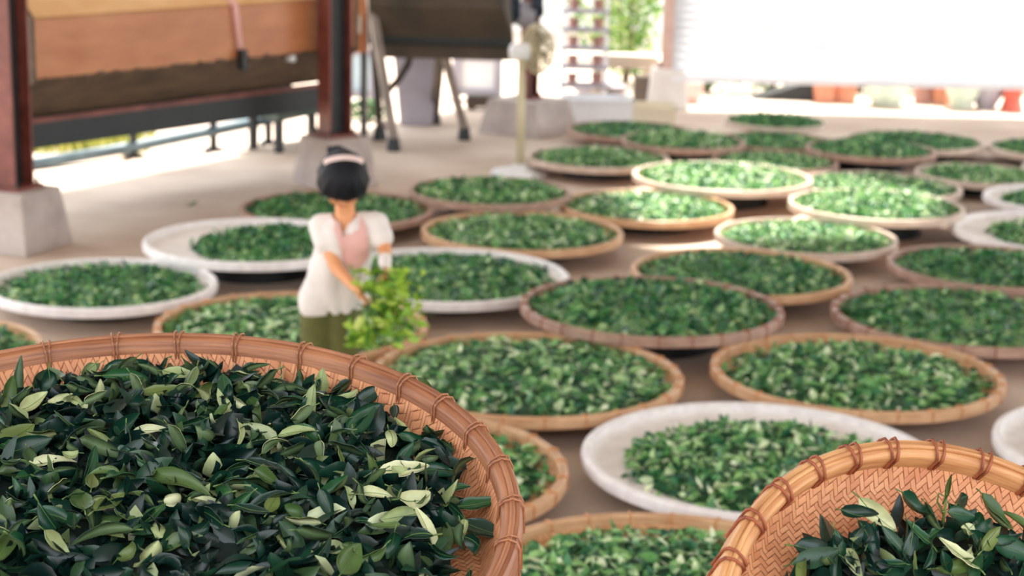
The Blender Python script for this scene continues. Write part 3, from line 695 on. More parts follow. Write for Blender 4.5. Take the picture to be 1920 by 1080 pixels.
for i, (nm, x, y, R, h, st, fill, dk, off, lab) in enumerate(TR):
    x, y, R, h = x*.985, y*.985, R*.985, h+.03
    mb, mr, mc, mf = tray_meshes(h, st)
    t = thing('drying_tray', 'round ' + lab, 'tray', (x, y, 0), 'round drying trays on the floor')
    rot = random.uniform(0, 2*PI)
    for nm2, me in (('woven_dish', mb), ('rim_hoop', mr), ('foot_ring', mf)):
        o = bpy.data.objects.new(nm2, me); C.objects.link(o); o.parent = t; o.scale = (R, R, 1); o.rotation_euler = (0, 0, rot)
    if nm in ('T1', 'T2', 'T3', 'T8', 'T15', 'T20', 'T21'):
        for q in range(26):
            o = bpy.data.objects.new('cane_tie', mc); C.objects.link(o); o.parent = t; o.scale = (R, R, 1); o.rotation_euler = (0, 0, rot+2*PI*q/26+random.gauss(0, .015))
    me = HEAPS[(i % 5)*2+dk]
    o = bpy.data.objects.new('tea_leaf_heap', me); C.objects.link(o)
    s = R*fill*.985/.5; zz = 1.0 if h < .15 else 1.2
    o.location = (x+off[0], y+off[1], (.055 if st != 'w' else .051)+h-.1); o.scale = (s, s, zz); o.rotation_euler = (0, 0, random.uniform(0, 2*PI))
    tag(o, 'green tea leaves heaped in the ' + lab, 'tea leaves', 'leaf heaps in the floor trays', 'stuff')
# ---------------------------------------------------------------- the two near baskets
def basket(name, lab, loc, rot, R, depth, nt, tie_mat, hoopm, first_a=0.0, inset=.80, wall=.034, tr=.0027):
    t = thing(name, lab, 'basket', loc); t.rotation_euler = rot
    n = 120; b = bmesh.new(); k = -depth
    rb = R*inset
    lathe(b, [(0, k), (rb*.5, k), (rb*.9, k+.001), (rb, k+.006), (R*(inset*.4+.955*.6), k*.5), (R*.952, -.018), (R*.962, -.018), (R*(inset*.4+.955*.6)+.008, k*.5-.004), (rb+.01, k-.004), (rb*.9, k-.010), (0, k-.011)], n)
    bmesh.ops.recalc_face_normals(b, faces=b.faces); finish('woven_dish', b, 'weave_near', t, True)
    b = bmesh.new(); w = .013
    lathe(b, [(R-2*w-.004-(wall-.034)*.25, -wall), (R-2*w-.004, -.006), (R-2*w+.002, .0), (R-w-.004, .0), (R-w-.001, -.005), (R-w-.001-(wall-.034)*.25, -wall)], n, closed=True); bmesh.ops.recalc_face_normals(b, faces=b.faces)
    finish('inner_hoop', b, hoopm, t, True, None, 50)
    b = bmesh.new()
    lathe(b, [(R-w, -.044), (R-w, -.006), (R-w+.003, .001), (R-.004, .001), (R, -.006), (R, -.044)], n, closed=True); bmesh.ops.recalc_face_normals(b, faces=b.faces)
    finish('outer_hoop', b, hoopm, t, True, None, 50)
    b = bmesh.new(); tube(b, [((R-w-.001)*math.cos(2*PI*j/n), (R-w-.001)*math.sin(2*PI*j/n), .0015) for j in range(n)], .0042, 6, closed=True); finish('cap_cane', b, hoopm, t, True)
    lp = [(R-2*w-.006-(wall-.034)*.25, -wall+.004), (R-2*w-.0065, -.004), (R-2*w+.001, .003), (R-w, .0075), (R-.002, .004), (R+.002, -.006), (R+.002, -.046), (R-w, -.049)]
    bb = bmesh.new()
    for da in (-.0035/R*tr/.0027, .0035/R*tr/.0027):
        tube(bb, [(r*math.cos(da*(1+.5*q)), r*math.sin(da*(1+.5*q)), z) for q, (r, z) in enumerate(lp)], tr, 6, closed=True)
    me = bpy.data.meshes.new('cane_tie'); bb.to_mesh(me); bb.free(); me.materials.append(M[tie_mat]); me.polygons.foreach_set('use_smooth', [True]*len(me.polygons))
    for i in range(nt):
        o = bpy.data.objects.new('cane_tie', me); C.objects.link(o); o.parent = t; o.rotation_euler = (0, 0, first_a+2*PI*i/nt+random.gauss(0, .012))
    return t
def RM(loc, a, b): return Matrix.Translation(loc) @ Matrix.Rotation(b, 4, 'Y') @ Matrix.Rotation(a, 4, 'X')
LM = RM(V((-.5773, 2.2878, CAMZ-.8816)), .1791, -.0354)
RMt = RM(V((.6349, 2.0444, CAMZ-1.0104)), .6075, .3578)
lb = basket('bamboo_basket', 'very large round bamboo basket of dark tea leaves in the left foreground', LM.translation, LM.to_euler(), .6, .085, 34, 'hoop2', 'hoop2', .05, .90, .05, .0017)
rb_ = basket('bamboo_basket', 'tilted round bamboo basket, partly bare woven base, in the lower right corner', RMt.translation, RMt.to_euler(), .4, .06, 34, 'cane', 'hoop', .03, .88, .03, .0022)
# supports under the baskets (below the frame)
def stand(name, lab, Mx, R, depth):
    t = thing(name, lab, 'stand', (Mx.translation.x, Mx.translation.y, 0)); org = t.location.copy()
    cs = []
    bm = bmesh.new()
    for a in (PI/4, 3*PI/4, 5*PI/4, 7*PI/4): cs.append(Mx @ V((R*math.cos(a), R*math.sin(a), -depth-.031)))
    for i in range(4): tube(bm, [cs[i], cs[(i+1) % 4]], .016, 8)
    tube(bm, [(cs[0]+cs[1])/2, (cs[2]+cs[3])/2], .014, 8); finish('top_frame', bm, 'bamboo', t, True, org)
    for c in cs:
        bm = bmesh.new(); tube(bm, [c, (c.x, c.y, 0)], .018, 8); finish('leg', bm, 'bamboo', t, True, org)
stand('bamboo_stand', 'bamboo stand under the very large near basket', LM, .36, .085)
stand('bamboo_stand', 'sloping bamboo stand under the tilted near basket', RMt, .24, .06)
# leaf heaps + single leaves
def near_heap(Mx, base, prof, ok, n, name, lab, zl, R, tl=.8):
    bm = bmesh.new(); cnt = 0; N = 60; g = {}
    for i in range(N+1):
        for j in range(N+1):
            x, y = -R+2*R*i/N, -R+2*R*j/N
            if ok(x, y, .02): g[i, j] = bm.verts.new((x, y, base+prof(x, y)-.012))
    for i in range(N):
        for j in range(N):
            q = [(i, j), (i+1, j), (i+1, j+1), (i, j+1)]
            if all(k in g for k in q): bm.faces.new([g[k] for k in q]).material_index = 1
    while cnt < n:
        x, y = random.uniform(-R, R), random.uniform(-R, R)
        if not ok(x, y, 0): continue
        cnt += 1; L = random.uniform(.04, .072)
        fl = random.random() < .25
        leaf(bm, rndM(V((x, y, base+prof(x, y)+random.uniform(-.008, zl))), tl, None, fl), L, L*random.uniform(.26, .46), random.uniform(-1.6, 2.2), random.uniform(.2, 1.3), 5, 0, random.uniform(-1.2, 1.2))
    o = finish(name, bm, ['nleaf', 'nmound'], None, True); o.matrix_world = Mx; tag(o, lab, 'tea leaves', None, 'stuff'); return o
def pxbasket(Mx, px, py, z):     # local point of a basket, on the plane at height z, seen at a pixel
    d = ray(px, py); inv = Mx.inverted(); o_ = inv @ CP; dd = inv.to_3x3() @ d; k = (z-o_.z)/dd.z; return o_+dd*k
# left heap outline
EC = [(-.30, .36, .10), ]
def okL(x, y, m):
    r = math.hypot(x, y); a = math.atan2(y, x); lim = .538+.02*noise.noise(V((math.cos(a)*4, math.sin(a)*4, 1)))-m
    p = prj(LM @ V((x, y, -.05)))
    # bare woven patches: upper left corner of the view, and along the right wall
    if p[0] < 230 and p[1] < 782-p[0]*.42: return False
    if p[0] > 690 and p[1] < 735: return False
    if p[0] > 640 and p[1] < 715: return False
    if p[0] > 850 and (835 < p[1] < 868 or 905 < p[1] < 935): return False
    return r < lim
def profL(x, y): r = math.hypot(x, y)/.575; return .068*max(0, 1-r**6)*(1+.25*noise.noise(V((x*7, y*7, 4))))+.004
near_heap(LM, -.084, profL, okL, 2600, 'tea_leaf_heap', 'dark tea leaves filling the very large near basket, below the loose top leaves', .02, .5)
cR = pxbasket(RMt, 1760, 1120, -.06)
def okR(x, y, m):
    if math.hypot(x, y) > .335-m: return False
    p = prj(RMt @ V((x, y, -.06)))
    if p[1] > 1180: return True
    top = [(1440, 1200), (1480, 1060), (1500, 1030), (1570, 1000), (1640, 1010), (1690, 975), (1760, 955), (1830, 990), (1930, 1010), (2100, 1030)]
    for (a, b), (c, d) in zip(top, top[1:]):
        if a <= p[0] < c: return p[1] > b+(d-b)*(p[0]-a)/(c-a)+8+18*noise.noise(V((p[0]*.02, p[1]*.02, 0)))
    return p[0] > 1440
def profR(x, y): return .03+.018*noise.noise(V((x*9, y*9, 8)))
near_heap(RMt, -.059, profR, okR, 620, 'tea_leaf_heap', 'dark tea leaves lying low in the tilted near basket, below the loose top leaves', .018, .36)
# library of single leaves
LIB = {}
for cls, (f1, f2) in {'dark': ('dark', 'under'), 'olive': ('mid', 'pale'), 'pale': ('pale', 'under')}.items():
    LIB[cls] = []
    for k in range(9):
        bm = bmesh.new(); L = [.05, .058, .066, .06, .048, .07, .056, .044, .062][k]
        leaf(bm, Matrix(), L, L*[.40, .32, .36, .48, .40, .26, .34, .46, .30][k], [.5, -.9, 1.3, .35, 2.2, -.5, 1.5, 2.8, -1.7][k], [.35, .7, 1.0, .25, .6, .8, 1.5, .5, .3][k], 8, 0, [.3, .8, -.8, 0, 1.2, -.9, .6, 0, 1.5][k], .01, True, 1, .3)
        me = bpy.data.meshes.new('tea_leaf'); bm.to_mesh(me); bm.free(); me.polygons.foreach_set('use_smooth', [True]*len(me.polygons))
        for m in (f1, f2, 'stem'): me.materials.append(M[m])
        LIB[cls].append(me)
def put_leaf(Mx, cls, k, lab, group, s=1.0):
    o = bpy.data.objects.new('tea_leaf', LIB[cls][k]); C.objects.link(o); o.matrix_world = Mx @ Matrix.Scale(s, 4); return tag(o, lab, 'leaf', group)
# hand-placed leaves that stand out: pixel, class, shape, yaw (deg, in the basket plane), tilt x, tilt y, height, scale, label
SP = [
 (335, 702, 'pale', 3, -20, .2, 0, .03, 1.0, 'pale oval leaf lying flat near the middle of the large basket\'s far rim'),
 (300, 735, 'olive', 0, 20, .3, 0, .025, 1.25, 'broad olive leaf below the pale oval leaf near the far rim'),
 (28, 820, 'olive', 3, 60, .5, 0, .03, 1.3, 'large upright olive leaf at the left edge of the large basket'),
 (95, 868, 'pale', 5, 15, .2, 0, .02, 1.1, 'long narrow pale leaf near the left edge of the large basket'),
 (152, 940, 'olive', 3, 110, .2, .1, .03, 1.15, 'left leaf of an olive pair forming a V in the large basket'),
 (205, 945, 'olive', 0, 60, .2, .1, .03, 1.25, 'right leaf of an olive pair forming a V in the large basket'),
 (335, 905, 'olive', 5, -30, .3, 0, .03, 1.6, 'longest olive leaf, lying aslant at the centre of the large basket'),
 (757, 882, 'pale', 3, 10, .15, 0, .035, 1.25, 'big round yellowish leaf at right in the large basket'),
 (782, 940, 'pale', 7, 10, .6, 0, .03, 1.4, 'curled pale leaf just below the big round yellowish leaf'),
 (845, 838, 'pale', 1, -20, .5, 0, .025, 1.1, 'pale leaf pointing at the large basket\'s right rim'),
 (900, 880, 'dark', 3, -15, .1, 0, .02, 1.2, 'broad blackish leaf against the large basket\'s right wall'),
 (890, 948, 'dark', 0, 15, .15, 0, .02, 1.4, 'broad dark leaf on the bare weave at the large basket\'s right'),
 (905, 995, 'dark', 3, -35, .1, 0, .015, 1.25, 'rounded dark leaf below others against the right wall of the large basket'),
 (700, 925, 'pale', 1, -5, .5, 0, .03, .95, 'narrow pale leaf left of the curled pale leaf'),
 (510, 945, 'olive', 0, 80, .6, 0, .03, 1.0, 'upright olive leaf at lower middle of the large basket'),
 (655, 1050, 'olive', 3, 75, .7, 0, .03, 1.2, 'olive leaf standing at the bottom edge, right half of the large basket'),
 (560, 810, 'pale', 5, 15, .3, 0, .028, .9, 'slender pale leaf at upper middle of the large basket'),
 (285, 808, 'pale', 5, 5, .4, 0, .028, .9, 'slim pale leaf left of centre in the large basket'),
 (110, 755, 'pale', 4, 40, .4, 0, .025, .9, 'curled pale leaf beside the bare weave at upper left'),
 (60, 760, 'pale', 2, 60, .5, 0, .025, 1.0, 'folded pale leaf at upper left in the large basket'),
 (15, 1020, 'olive', 5, 80, .5, 0, .03, 1.2, 'long olive leaf at the lower left corner of the photo'),
]
count = 0; used = []
for px, py, cls, k, yaw, tx, ty, h, s, lab in SP:
    z = -.05
    for _ in range(3):
        p = pxbasket(LM, px, py, z); z = -.084+profL(p.x, p.y)+h*.7+.004
    p = pxbasket(LM, px, py, z)
    put_leaf(LM @ Matrix.Translation(p) @ Matrix.Rotation(math.radians(yaw), 4, 'Z') @ Matrix.Rotation(tx, 4, 'X') @ Matrix.Rotation(ty, 4, 'Y'), cls, k, lab, 'loose leaves that stand out in the large basket', s); used.append(p); count += 1
# the leaf leaning on the wall, upper right
p = pxbasket(LM, 797, 735, -.02)
put_leaf(LM @ Matrix.Translation(p) @ Matrix.Rotation(math.radians(-62), 4, 'Z') @ Matrix.Rotation(.35, 4, 'X') @ Matrix.Rotation(.35, 4, 'Y'), 'olive', 0, 'olive leaf leaning up against the large basket\'s inner rim at upper right', 'loose leaves that stand out in the large basket', 1.35); count += 1
rows = [(0, 735, 'far side'), (735, 815, 'far half'), (815, 905, 'middle'), (905, 990, 'near half'), (990, 1200, 'bottom edge')]
cols = [(-50, 170, 'far left'), (170, 340, 'left'), (340, 510, 'centre left'), (510, 680, 'centre right'), (680, 1000, 'right')]
desc = {'dark': 'dark glossy green leaf', 'olive': 'olive green leaf', 'pale': 'pale leaf showing its underside'}
tries = 0
while count < 252 and tries < 40000:
    tries += 1
    px, py = random.uniform(-10, 975), random.uniform(665, 1085)
    p = pxbasket(LM, px, py, -.03)
    if not okL(p.x, p.y, -.01) or any((p-q).length < .026 for q in used): continue
    used.append(p)
    cls = random.choices(('dark', 'olive', 'pale'), (.68, .17, .15))[0]; k = random.randrange(9)
    z = -.084+profL(p.x, p.y)+random.uniform(.014, .028); q = V((p.x, p.y, z))
    rr = [r[2] for r in rows if r[0] <= py < r[1]][0]; cc = [c[2] for c in cols if c[0] <= px < c[1]][0]
    put_leaf(LM @ rndM(q, .8), cls, k, '%s in the large basket, %s, %s' % (desc[cls], rr, cc), 'loose leaves on the large basket\'s heap', random.uniform(.8, 1.3) if cls == 'dark' else random.uniform(.7, 1.05)); count += 1
# leaves in the tilted basket
SP2 = [
 (1640, 965, 'pale', 2, -25, .5, .3, .035, 1.1, 'pale leaf lifted on the bare weave, topmost in the tilted basket'),
 (1800, 965, 'dark', 3, 20, .2, .2, .05, .8, 'oval blue-green leaf of the shoot in the tilted basket'),
 (1630, 1010, 'dark', 1, -55, .4, 0, .04, 1.1, 'narrow dark leaf rising from the pile in the tilted basket'),
 (1535, 1035, 'dark', 3, 10, .2, 0, .03, 1.2, 'broad blackish leaf at the left end of the tilted basket\'s pile'),
 (1855, 1010, 'olive', 0, 65, .5, 0, .05, 1.1, 'olive pointed leaf at right in the tilted basket'),
 (1720, 1000, 'dark', 0, 150, .3, 0, .045, 1.0, 'dark leaf at the foot of the shoot in the tilted basket'),
 (1900, 1030, 'dark', 3, 0, .4, 0, .045, 1.1, 'dark leaf at the right edge in the tilted basket'),
 (1800, 1060, 'olive', 5, 30, .5, 0, .045, 1.1, 'long olive leaf at bottom in the tilted basket'),
 (1600, 1060, 'pale', 6, -50, .5, 0, .035, .9, 'folded pale leaf low left in the tilted basket'),
]
used = []
for px, py, cls, k, yaw, tx, ty, h, s, lab in SP2:
    p = pxbasket(RMt, px, py, -.059+h+.012)
    put_leaf(RMt @ Matrix.Translation(p) @ Matrix.Rotation(math.radians(yaw), 4, 'Z') @ Matrix.Rotation(tx, 4, 'X') @ Matrix.Rotation(ty, 4, 'Y'), cls, k, lab, 'loose leaves that stand out in the tilted basket', s); used.append(p); count += 1
tries = 0
while count < 297 and tries < 20000:
    tries += 1; px, py = random.uniform(1450, 1940), random.uniform(950, 1090); p = pxbasket(RMt, px, py, -.03)
    if not okR(p.x, p.y, -.005) or any((p-q).length < .02 for q in used): continue
    used.append(p); cls = random.choices(('dark', 'olive', 'pale'), (.62, .25, .13))[0]; q = V((p.x, p.y, -.059+profR(p.x, p.y)+random.uniform(.012, .03)))
    put_leaf(RMt @ rndM(q, .5), cls, random.randrange(9), '%s in the tilted basket, %s of its pile' % (desc[cls], 'left part' if px < 1640 else 'middle' if px < 1790 else 'right part'), 'loose leaves on the tilted basket\'s pile', random.uniform(.7, 1.1)); count += 1
# the shoot standing in the tilted basket
p0 = pxbasket(RMt, 1765, 1000, -.03); p1 = pxbasket(RMt, 1770, 965, 0.0); p2 = pxbasket(RMt, 1775, 935, .03); p3 = pxbasket(RMt, 1776, 910, .05)
t = thing('tea_shoot', 'thin curling tea shoot standing up from the tilted basket\'s pile', 'shoot', RMt.translation); t.rotation_euler = RMt.to_euler()
bm = bmesh.new(); tube(bm, [p0, p1, p2], [.0022, .0018, .0014], 6); tube(bm, [p1, p1.lerp(p2, .5)+V((-.014, 0, .004)), p2+V((-.012, .004, 0)), p2+V((-.002, .002, 0)), p2.lerp(p1, .4)+V((-.004, 0, 0))], .0013, 6); finish('stem', bm, 'stem', t)
bm = bmesh.new(); leaf(bm, Matrix.Translation(p3) @ Matrix.Rotation(2.0, 4, 'Z') @ Matrix.Rotation(-.9, 4, 'Y'), .038, .009, .8, .6, 6, 0); bmesh.ops.solidify(bm, geom=list(bm.faces), thickness=.001); finish('bud', bm, 'mid', t)
# stray leaves on the floor
for px, py, lab in ((350, 380, 'stray green leaf on bare floor left of the dark-rimmed tray'), (362, 383, 'second stray leaf touching the first on the bare floor'), (1112, 262, 'stray leaf on the floor left of the far trays')):
    p = flr(px, py, .012); put_leaf(rndM(p, .3), 'olive', 3, lab, 'stray leaves on the floor', 1.2)
# ---------------------------------------------------------------- the girl
GY = 6.72
g0 = flr(625, 880); 
root = thing('person', 'small person in white blouse and olive trousers bending over a bunch of leaves', 'person', (at(620, 600, GY).x, GY, 0)); org = root.location.copy()
P = lambda px, py, y: at(px, py, y)
neck = P(646, 402, 6.66); chest = P(655, 440, 6.69); waist = P(636, 520, 6.76); hip = P(620, 575, 6.80)
shR, shL = P(602, 426, 6.70), P(706, 422, 6.68)          # viewer-left shoulder = her right
elR, wrR, haR = P(630, 502, 6.62), P(671, 545, 6.52), P(688, 566, 6.49)
elL, wrL, haL = P(722, 468, 6.62), P(722, 500, 6.53), P(722, 522, 6.49)
hc = P(643, 338, 6.60)
fdir = V((.12, -.60, -.79)).normalized(); side = V((1, .2, 0)).normalized(); udir = side.cross(fdir).normalized()*-1
if udir.z < 0: udir = -udir
side = fdir.cross(udir).normalized()
HR = Matrix((side, -fdir, udir)).transposed()            # local x=side, y=back, z=crown
def hl_(x, y, z): return hc+HR @ V((x, y, z))
bm = bmesh.new()
blob(bm, hc, (.074, .086, .092), 28, HR)
blob(bm, hl_(0, -.03, -.045), (.052, .052, .056), 20, HR)                      # jaw
blob(bm, hl_(0, -.088, -.018), (.009, .014, .014), 12, HR); cap(bm, hl_(0, -.078, .012), hl_(0, -.092, -.02), .006, .008, 10)   # nose
for s in (-1, 1):
    blob(bm, hl_(s*.075, .0, -.012), (.009, .014, .022), 12, HR)               # ears
    blob(bm, hl_(s*.035, -.066, -.03), (.02, .016, .02), 12, HR)               # cheeks
    blob(bm, hl_(s*.028, -.076, .004), (.014, .007, .009), 12, HR)             # eyelids
cap(bm, hc+V((0, .045, -.05)), neck+V((0, .03, -.01)), .036, .040); cap(bm, neck+V((0, .02, 0)), chest, .04, .06)
cap(bm, shR.lerp(shL, .2), shR.lerp(shL, .8), .042, .042); cap(bm, chest, waist, .075, .07); cap(bm, waist, hip, .07, .078)
cap(bm, chest+V((-.04, 0, 0)), waist+V((-.02, 0, 0)), .06, .06); cap(bm, chest+V((.04, 0, 0)), waist+V((.02, 0, 0)), .06, .06)
for a, e, w in ((shR, elR, wrR), (shL, elL, wrL)):
    cap(bm, a, e, .033, .026); cap(bm, e, w, .026, .0175)
legs = []
for s, fx_ in ((-1, -.03), (1, .06)):
    h_ = hip+V((s*.045, 0, -.02)); kn = V((h_.x+s*.01, h_.y-.05, .24)); an = V((h_.x+s*.012, h_.y+.0, .05)); legs.append((h_, kn, an))
    cap(bm, h_, kn, .06, .042); cap(bm, kn, an, .04, .026); cap(bm, an, an+V((s*.01, -.10, -.022)), .025, .018)
def hand(bm, w, h, nrm, th_side, s=1.0, curl=.5):
    d = (h-w).normalized(); n = (nrm-d*nrm.dot(d)).normalized(); b = d.cross(n).normalized()*th_side
    palm = w+d*.028*s
    R_ = Matrix((b, n, d)).transposed(); blob(bm, palm, (.024*s, .0115*s, .032*s), 14, R_)
    for i, ln_ in enumerate((.034, .040, .037, .029)):
        o_ = (.017-.0115*i)*s; b0 = w+d*.048*s+b*o_; a = curl+.08*i
        d1 = (d*math.cos(a*.5)-n*math.sin(a*.5)+b*(.10-.07*i)).normalized(); m_ = b0+d1*ln_*.5*s
        d2 = (d*math.cos(a*1.6)-n*math.sin(a*1.6)+b*(.06-.04*i)).normalized(); e_ = m_+d2*ln_*.5*s
        cap(bm, b0, m_, .0062*s, .0056*s, 8); cap(bm, m_, e_, .0056*s, .0045*s, 8)
    t0 = w+d*.014*s+b*.018*s; t1 = t0+(d*.6+b*.7-n*.25).normalized()*.024*s; t2 = t1+(d*.85+b*.15-n*.5).normalized()*.02*s
    cap(bm, t0, t1, .0085*s, .0068*s, 8); cap(bm, t1, t2, .0068*s, .0055*s, 8)
hand(bm, wrR, haR, V((-.2, .5, .8)), 1, 1.0, .6)
hand(bm, wrL, haL, V((.6, .6, .2)), -1, 1.0, .6)
remeshed('body', bm, .0042, 'skin', root, org, 4, .5)
# face details
bm = bmesh.new()
for s in (-1, 1):
    tube(bm, [hl_(s*.014, -.0835, .0), hl_(s*.027, -.0845, -.005), hl_(s*.041, -.078, -.001)], .0016, 5)
    tube(bm, [hl_(s*.012, -.087, .02), hl_(s*.028, -.083, .025), hl_(s*.045, -.073, .02)], .0022, 5)
finish('lashes_and_brows', bm, 'hair', root, True, org)
bm = bmesh.new(); tube(bm, [hl_(-.016, -.079, -.052), hl_(-.006, -.084, -.049), hl_(0, -.083, -.051), hl_(.006, -.084, -.049), hl_(.016, -.079, -.052)], [.002, .004, .004, .004, .002], 8); finish('lips', bm, 'lips', root, True, org)
# hair: shell around skull open at the face, strand ridges, bun
bm = bmesh.new(); nu, nv = 64, 30; gr = {}
for j in range(nv+1):
    ph = PI*j/nv
    for i in range(nu):
        a = 2*PI*i/nu; x, y, z = math.sin(ph)*math.cos(a), math.sin(ph)*math.sin(a), math.cos(ph)
        kk = 1+.02*math.sin(i*5.0)+.015*math.sin(i*2.3+1)
        gr[j, i] = (V((x*.087*kk, (y*.1+.004)*kk, z*.104+.004)), x, y, z)
vs = {}
def keep(x, y, z):
    face = y < -.35 and z < .18-.5*abs(x)**2 and abs(x) < .80
    low = z < -.62 and y < .35
    return not (face or low)
for (j, i), (p, x, y, z) in gr.items(): vs[j, i] = bm.verts.new(hc+HR @ p)
for j in range(nv):
    for i in range(nu):
        q = [(j, i), (j+1, i), (j+1, (i+1) % nu), (j, (i+1) % nu)]
        if all(keep(*gr[k][1:]) for k in q): bm.faces.new([vs[k] for k in q])
bmesh.ops.delete(bm, geom=[v for v in bm.verts if not v.link_faces], context='VERTS')
bmesh.ops.remove_doubles(bm, verts=bm.verts, dist=.0002)
bmesh.ops.solidify(bm, geom=list(bm.faces), thickness=.012)
hair = finish('hair', bm, 'hair', root, True, org)
bunp = P(632, 287, 6.66); bm = bmesh.new(); blob(bm, bunp, (.034, .032, .03), 18)
for k in range(5):
    tube(bm, [bunp+V((.033*math.cos(a+k)*(.6+.1*k), .03*math.sin(a+k), .02*math.sin(a*2+k))) for a in [2*PI*u/14 for u in range(14)]], .007, 6, closed=True)
o = finish('bun', bm, 'hair', hair, True); 
for v in o.data.vertices: v.co -= org
bm = bmesh.new(); cpos = P(648, 300, 6.63); ring = [cpos+V((.024*math.cos(a), .022*math.sin(a), .006*math.sin(3*a))) for a in [2*PI*u/20 for u in range(20)]]; tube(bm, ring, .009, 8, closed=True)
o = finish('hair_tie', bm, 'pink', hair, True)
for v in o.data.vertices: v.co -= org
# pale band over the crown, painting the sheen on the hair
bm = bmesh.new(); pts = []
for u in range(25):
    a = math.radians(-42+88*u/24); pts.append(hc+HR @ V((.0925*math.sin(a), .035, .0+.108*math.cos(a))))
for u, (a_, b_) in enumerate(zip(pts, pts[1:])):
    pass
tube(bm, pts, .016, 10); o = finish('hair_sheen', bm, 'hairsheen', hair, True); o['label'] = 'pale pink band painting the sheen on the hair'
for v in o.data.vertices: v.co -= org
# blouse
bm = bmesh.new()
cap(bm, shR+V((-.0, 0, .004)), shL+V((0, 0, .004)), .05, .05, 20)
cap(bm, chest+V((-.035, 0, 0)), waist+V((-.035, 0, 0)), .084, .09, 20); cap(bm, chest+V((.03, 0, 0)), waist+V((.03, 0, 0)), .084, .084, 20)
cap(bm, waist+V((-.03, 0, 0)), hip+V((-.035, 0, .03)), .088, .098, 20); cap(bm, waist+V((.03, 0, 0)), hip+V((.03, 0, .03)), .084, .09, 20)
cap(bm, shR, shR.lerp(elR, .36), .048, .052, 16); cap(bm, shL, shL.lerp(elL, .5), .048, .05, 16)
bl = remeshed('blouse', bm, .0065, 'blouse', root, org, 3, .5)
# cut the bottom of the blouse flat at the hem, and open the neckline
me = bl.data; bm = bmesh.new(); bm.from_mesh(me)
hem = hip.z-.015
bmesh.ops.bisect_plane(bm, geom=bm.verts[:]+bm.edges[:]+bm.faces[:], plane_co=V((0, 0, hem)), plane_no=V((.12, 0, -1)), clear_outer=True)
nk = neck-org
for f in [f for f in bm.faces if (lambda c: (abs(c.x-nk.x) < .030-(nk.z+.01-c.z)*.35 and c.y < nk.y+.05 and nk.z-.075 < c.z) or (V((c.x-nk.x, (c.y-nk.y-.02)))).length < .05 and c.z > nk.z-.035)(f.calc_center_median())]: bm.faces.remove(f)
# folds
for v in bm.verts:
    d_ = max(0, (chest.z-.03)-v.co.z); aa = math.atan2(v.co.y-(waist.y-org.y), v.co.x-(waist.x-org.x)); v.co += V((math.cos(aa), math.sin(aa), 0))*(.008*d_/.3*math.sin(aa*6)+.06*d_*d_)
bmesh.ops.solidify(bm, geom=list(bm.faces), thickness=.004)
bm.to_mesh(me); bm.free(); me.polygons.foreach_set('use_smooth', [True]*len(me.polygons))
# pink front panel of the blouse
bm = bmesh.new()
pts = [(P(628, 404, 6.62), P(640, 432, 6.60)), (P(641, 425, 6.595), P(655, 445, 6.59)), (P(640, 455, 6.59), P(680, 450, 6.59)), (P(645, 490, 6.61), P(688, 482, 6.61)), (P(652, 505, 6.62), P(682, 498, 6.62))]
bm2 = bmesh.new()
front = [(628, 404), (640, 430), (655, 440), (672, 430), (676, 402), (688, 425), (692, 455), (690, 485), (678, 502), (655, 508), (643, 490), (636, 460), (626, 430)]
dg = bpy.context.evaluated_depsgraph_get(); dg.update()
from mathutils.bvhtree import BVHTree
bvh = BVHTree.FromPolygons([v.co+org for v in me.vertices], [tuple(p.vertices) for p in me.polygons])
def onblouse(px, py, off=.006):
    d = ray(px, py).normalized(); h = bvh.ray_cast(CP, d)
    return (h[0]-d*off) if h[0] is not None else None
gx = {}
def inside(x, y, poly):
    c = False
    for i in range(len(poly)):
        (x1, y1), (x2, y2) = poly[i], poly[i-1]
        if (y1 > y) != (y2 > y) and x < (x2-x1)*(y-y1)/(y2-y1)+x1: c = not c
    return c
for i in range(0, 40):
    for j in range(0, 56):
        px, py = 618+i*2, 398+j*2
        if inside(px, py, front):
            q = onblouse(px, py)
            if q is not None: gx[i, j] = bm.verts.new(q)
for (i, j) in list(gx):
    q = [(i, j), (i+1, j), (i+1, j+1), (i, j+1)]
    if all(k in gx for k in q):
        if max((gx[a].co-gx[b].co).length for a in q for b in q) < .06: bm.faces.new([gx[k] for k in q])
bmesh.ops.delete(bm, geom=[v for v in bm.verts if not v.link_faces], context='VERTS')
bm.verts.ensure_lookup_table(); seen = set(); best = []
for v0_ in bm.verts:
    if v0_ in seen: continue
    st_ = [v0_]; comp = []; seen.add(v0_)
    while st_:
        v_ = st_.pop(); comp.append(v_)
        for e_ in v_.link_edges:
            o_ = e_.other_vert(v_)
            if o_ not in seen: seen.add(o_); st_.append(o_)
    if len(comp) > len(best): best = comp
bs_ = set(best); bmesh.ops.delete(bm, geom=[v for v in bm.verts if v not in bs_], context='VERTS')
bmesh.ops.solidify(bm, geom=list(bm.faces), thickness=.0025)
o = finish('front_panel', bm, 'pink', bl, True, org); o['label'] = 'pink front panel of the blouse'; bm2.free()
# trousers and shoes
bm = bmesh.new()
cap(bm, hip+V((-.03, 0, .02)), hip+V((.03, 0, .02)), .088, .088, 18)
for h_, kn, an in legs: cap(bm, h_, kn, .080, .062, 16); cap(bm, kn, an+V((0, 0, .03)), .062, .052, 16)
remeshed('trousers', bm, .007, 'olivecloth', root, org, 3)
for s, (h_, kn, an) in zip((-1, 1), legs):
    bm = bmesh.new(); cap(bm, an+V((0, .01, -.022)), an+V((s*.01, -.11, -.026)), .03, .026); blob(bm, an+V((0, 0, -.005)), (.033, .034, .03), 12)
    for v in bm.verts: v.co.z = max(v.co.z, .0)
    remeshed('shoe', bm, .005, 'shoe', root, org, 2)
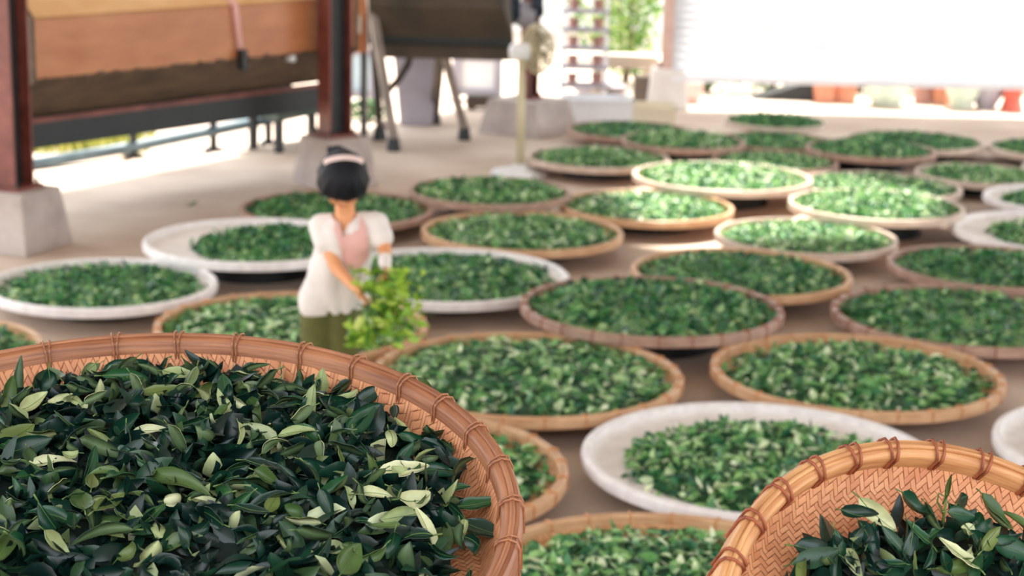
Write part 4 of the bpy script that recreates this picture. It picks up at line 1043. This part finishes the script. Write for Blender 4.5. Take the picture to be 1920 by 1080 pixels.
# glove on her left hand
bm = bmesh.new(); cap(bm, wrL.lerp(elL, .45), wrL, .027, .024, 14); o = remeshed('cuff', bm, .005, 'blouse', root, org, 2); o['label'] = 'white cuff on the forearm'
# the bunch of leaves she holds
bc = P(715, 560, 6.44); t = thing('tea_leaf_bunch', 'bright yellow-green bunch of fresh leaves held in both hands', 'leaves', bc)
bm = bmesh.new(); bs = bmesh.new()
for i in range(330):
    u = random.random(); px = random.gauss(720, 34)+ (8 if u > .5 else -6); py = random.gauss(572, 38)
    if u < .18: px, py = random.gauss(672, 12), random.gauss(625, 14)
    px = min(max(px, 655), 792); py = min(max(py, 508), 648)
    if px < 700 and 545 < py < 600: continue
    q = P(px, py, 6.44+random.uniform(-.05, .08)); L = random.uniform(.045, .075)
    leaf(bm, rndM(q-bc, 1.0), L, L*.42, random.uniform(-1, 1), random.uniform(.1, .6), 4, 0)
for i in range(40):
    a = P(random.gauss(706, 8), random.gauss(585, 8), 6.44)-bc; b = P(random.gauss(720, 38), random.gauss(575, 36), 6.44+random.uniform(-.05, .06))-bc
    tube(bs, [a, a.lerp(b, .5)+V((0, 0, .015)), b], [.0025, .002, .0014], 5)
finish('leaves', bm, 'bunch', t, True); finish('stems', bs, 'stem', t, True)
# ---------------------------------------------------------------- light
w = bpy.data.worlds.new('World'); SC.world = w; w.use_nodes = True; nt = w.node_tree; bg = nt.nodes['Background']
bg.inputs[0].default_value = (.90, .95, 1.0, 1); bg.inputs[1].default_value = 1.0
sl = bpy.data.lights.new('sun', 'SUN'); sl.energy = 4.0; sl.angle = math.radians(2.5); sl.color = (1, .95, .86)
so_ = bpy.data.objects.new('sun', sl); C.objects.link(so_)
sd = V((math.sin(SUN_AZ)*math.cos(SUN_EL), math.cos(SUN_AZ)*math.cos(SUN_EL), math.sin(SUN_EL)))
so_.rotation_euler = sd.to_track_quat('Z', 'Y').to_euler(); so_.location = (0, 0, 12)
vs_ = SC.view_settings; vs_.view_transform = 'Standard'; vs_.look = 'None'; vs_.gamma = 1; vs_.exposure = 1.8; vs_.use_curve_mapping = False
SC.cycles.use_denoising = True; SC.cycles.max_bounces = 6
